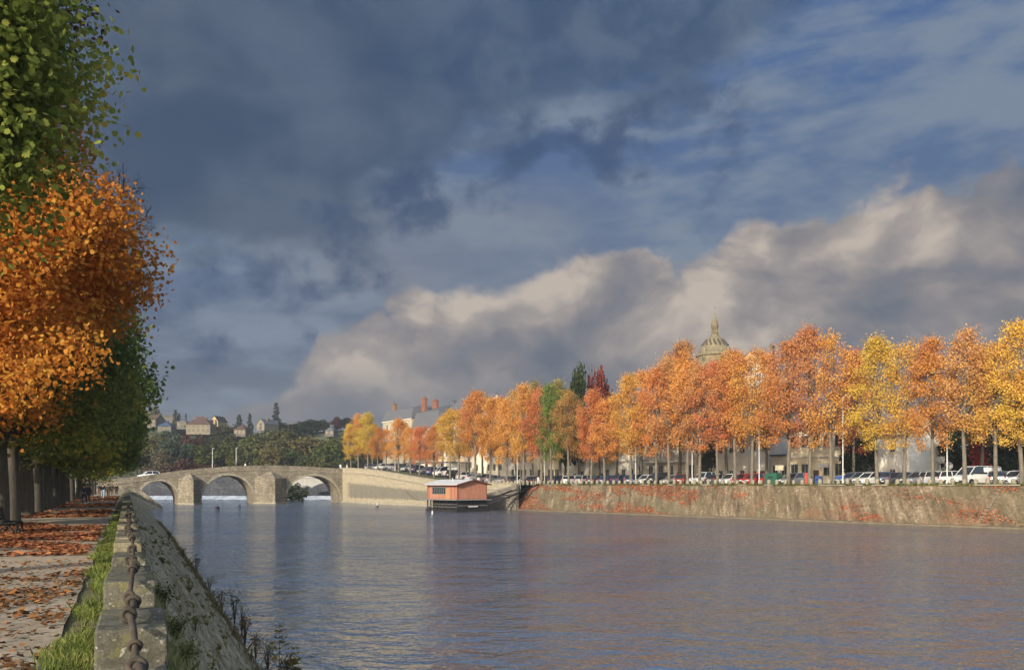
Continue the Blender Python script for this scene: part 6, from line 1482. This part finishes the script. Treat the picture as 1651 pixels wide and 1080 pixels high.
C_BLK = plain("black cloth", (.012, .012, .014, 1), .9, .2, 6); C_GRY = plain("dark grey cloth", (.04, .04, .045, 1), .9, .2, 6); C_JEAN = plain("pale blue jeans", (.30, .40, .52, 1), .9, .2, 6); C_DKB = plain("navy cloth", (.02, .025, .04, 1), .9, .2, 6); C_BRN = plain("brown cloth", (.07, .045, .03, 1), .9, .2, 6); C_WHT = plain("white cloth", (.7, .7, .68, 1), .9, .1, 6); C_RED = plain("dull red cloth", (.2, .05, .04, 1), .9, .2, 6); M_SHW = plain("white shoes", (.6, .6, .58, 1), .6)
def on_path(u, v): 
    d = F * (EYE - PATH) / (v - HZ); p = P(u, v, d); p.z = PATH + .03; return p
GP = "walkers on the riverside path"
AW = A; TO = A + PI
person("person in a black coat walking away beside a tree trunk", on_path(141.5, 812.2), AW, C_BLK, C_BLK, .2, group=GP)
person("person in grey walking beside the black-coated one, half behind a trunk", on_path(135.5, 813.3), AW + .1, C_GRY, C_DKB, .2, M_SHW, 1.66, group=GP)
person("person in pale jeans and dark jacket walking towards the camera", on_path(166, 803.6), TO, C_BLK, C_JEAN, .24, M_SHW, 1.76, group=GP)
person("person in dark clothes next to the one in jeans", on_path(174.6, 802.4), TO - .1, C_GRY, C_BRN, .2, group=GP)
person("person with a reddish bag colour at the path's tree side behind the jeans wearer", on_path(160.5, 798.5), AW, C_DKB, C_RED, .18, group=GP)['label'] = "person in navy top and dull red trousers close to the avenue trees"
person("person in grey partly hidden behind the dark-clothed walker", on_path(180.8, 798.0), AW, C_GRY, C_BRN, .18, group=GP)
person("person all in black, nearest the parapet of the distant walkers", on_path(187.8, 798.4), TO, C_BLK, C_BLK, .2, group=GP)
for i, (u, lab) in enumerate(((541, "person in white standing at the bridge end of the quay"), (551.5, "second person in white at the bridge end, beside the quay trees"))):
    p = RB(-1.0, 6 + 2 * i); p = P(u + 8, 0, 229); p.z = 8.35; person(lab, p, TO + i, C_WHT, C_WHT, .05, H=1.8, group="people in white at the bridge end")
for u, lab, c1, c2 in ((383, "person crossing the bridge between the lamp posts", C_GRY, C_DKB), (398, "person in white crossing the bridge past the second lamp post", C_WHT, C_DKB), (405, "person in brown on the crown of the bridge", C_BRN, C_BLK)):
    b_ = b_of_u(u); p = BP0 + EB * b_ + Vector((-EB.y, EB.x, 0)) * 1.4; p.z = tops_(b_) - .94; person(lab, p, BRZ + PI / 2, c1, c2, .2, H=1.78, group="people crossing the bridge")
for u, lab, wv in ((868, "person in white standing by the gangway head on the quay", 7.4), (874, "second person in white by the gangway head", 8.2)):
    q = q_at(u, wv); person(lab, RB(q, wv), TO, C_WHT, C_GRY if wv > 8 else C_WHT, .1, group="people in white at the gangway head")
# white car coming down the bridge ramp
b_ = b_of_u(243); p = BP0 + EB * b_ + Vector((-EB.y, EB.x, 0)) * 2.2; p.z = tops_(b_) - .93
o = dup(CARS["hatchback"], p, BRZ + PI, "white hatchback driving down the bridge ramp"); o['category'] = "car"; o.name = "white_car"; o.rotation_euler = (0, 0, BRZ + PI)
if 'group' in o: del o['group']
for c in o.children:
    if c.name.startswith("body"): c.color = (.78, .78, .76, 1)
# ------------------------------------------------------------------ air
hz = MB(); hz.b2((-2600, -1600, -8), (2600, 3100, 75))
ho = hz.build("haze", None); ho["kind"] = "stuff"; ho.data.materials.clear()
m = bpy.data.materials.new("haze"); m.use_nodes = True; t = NT(m.node_tree); t.n.remove(t.n["Principled BSDF"])
pv = t.new("ShaderNodeVolumePrincipled"); pv.inputs["Color"].default_value = (.82, .88, .95, 1); pv.inputs["Density"].default_value = .00028; pv.inputs["Anisotropy"].default_value = .2
t.l.new(pv.outputs[0], t.n["Material Output"].inputs["Volume"]); ho.data.materials.append(m)
tag(ho, "thin autumn haze over the river and hillside", "haze")
SC.cycles.volume_bounces = 0
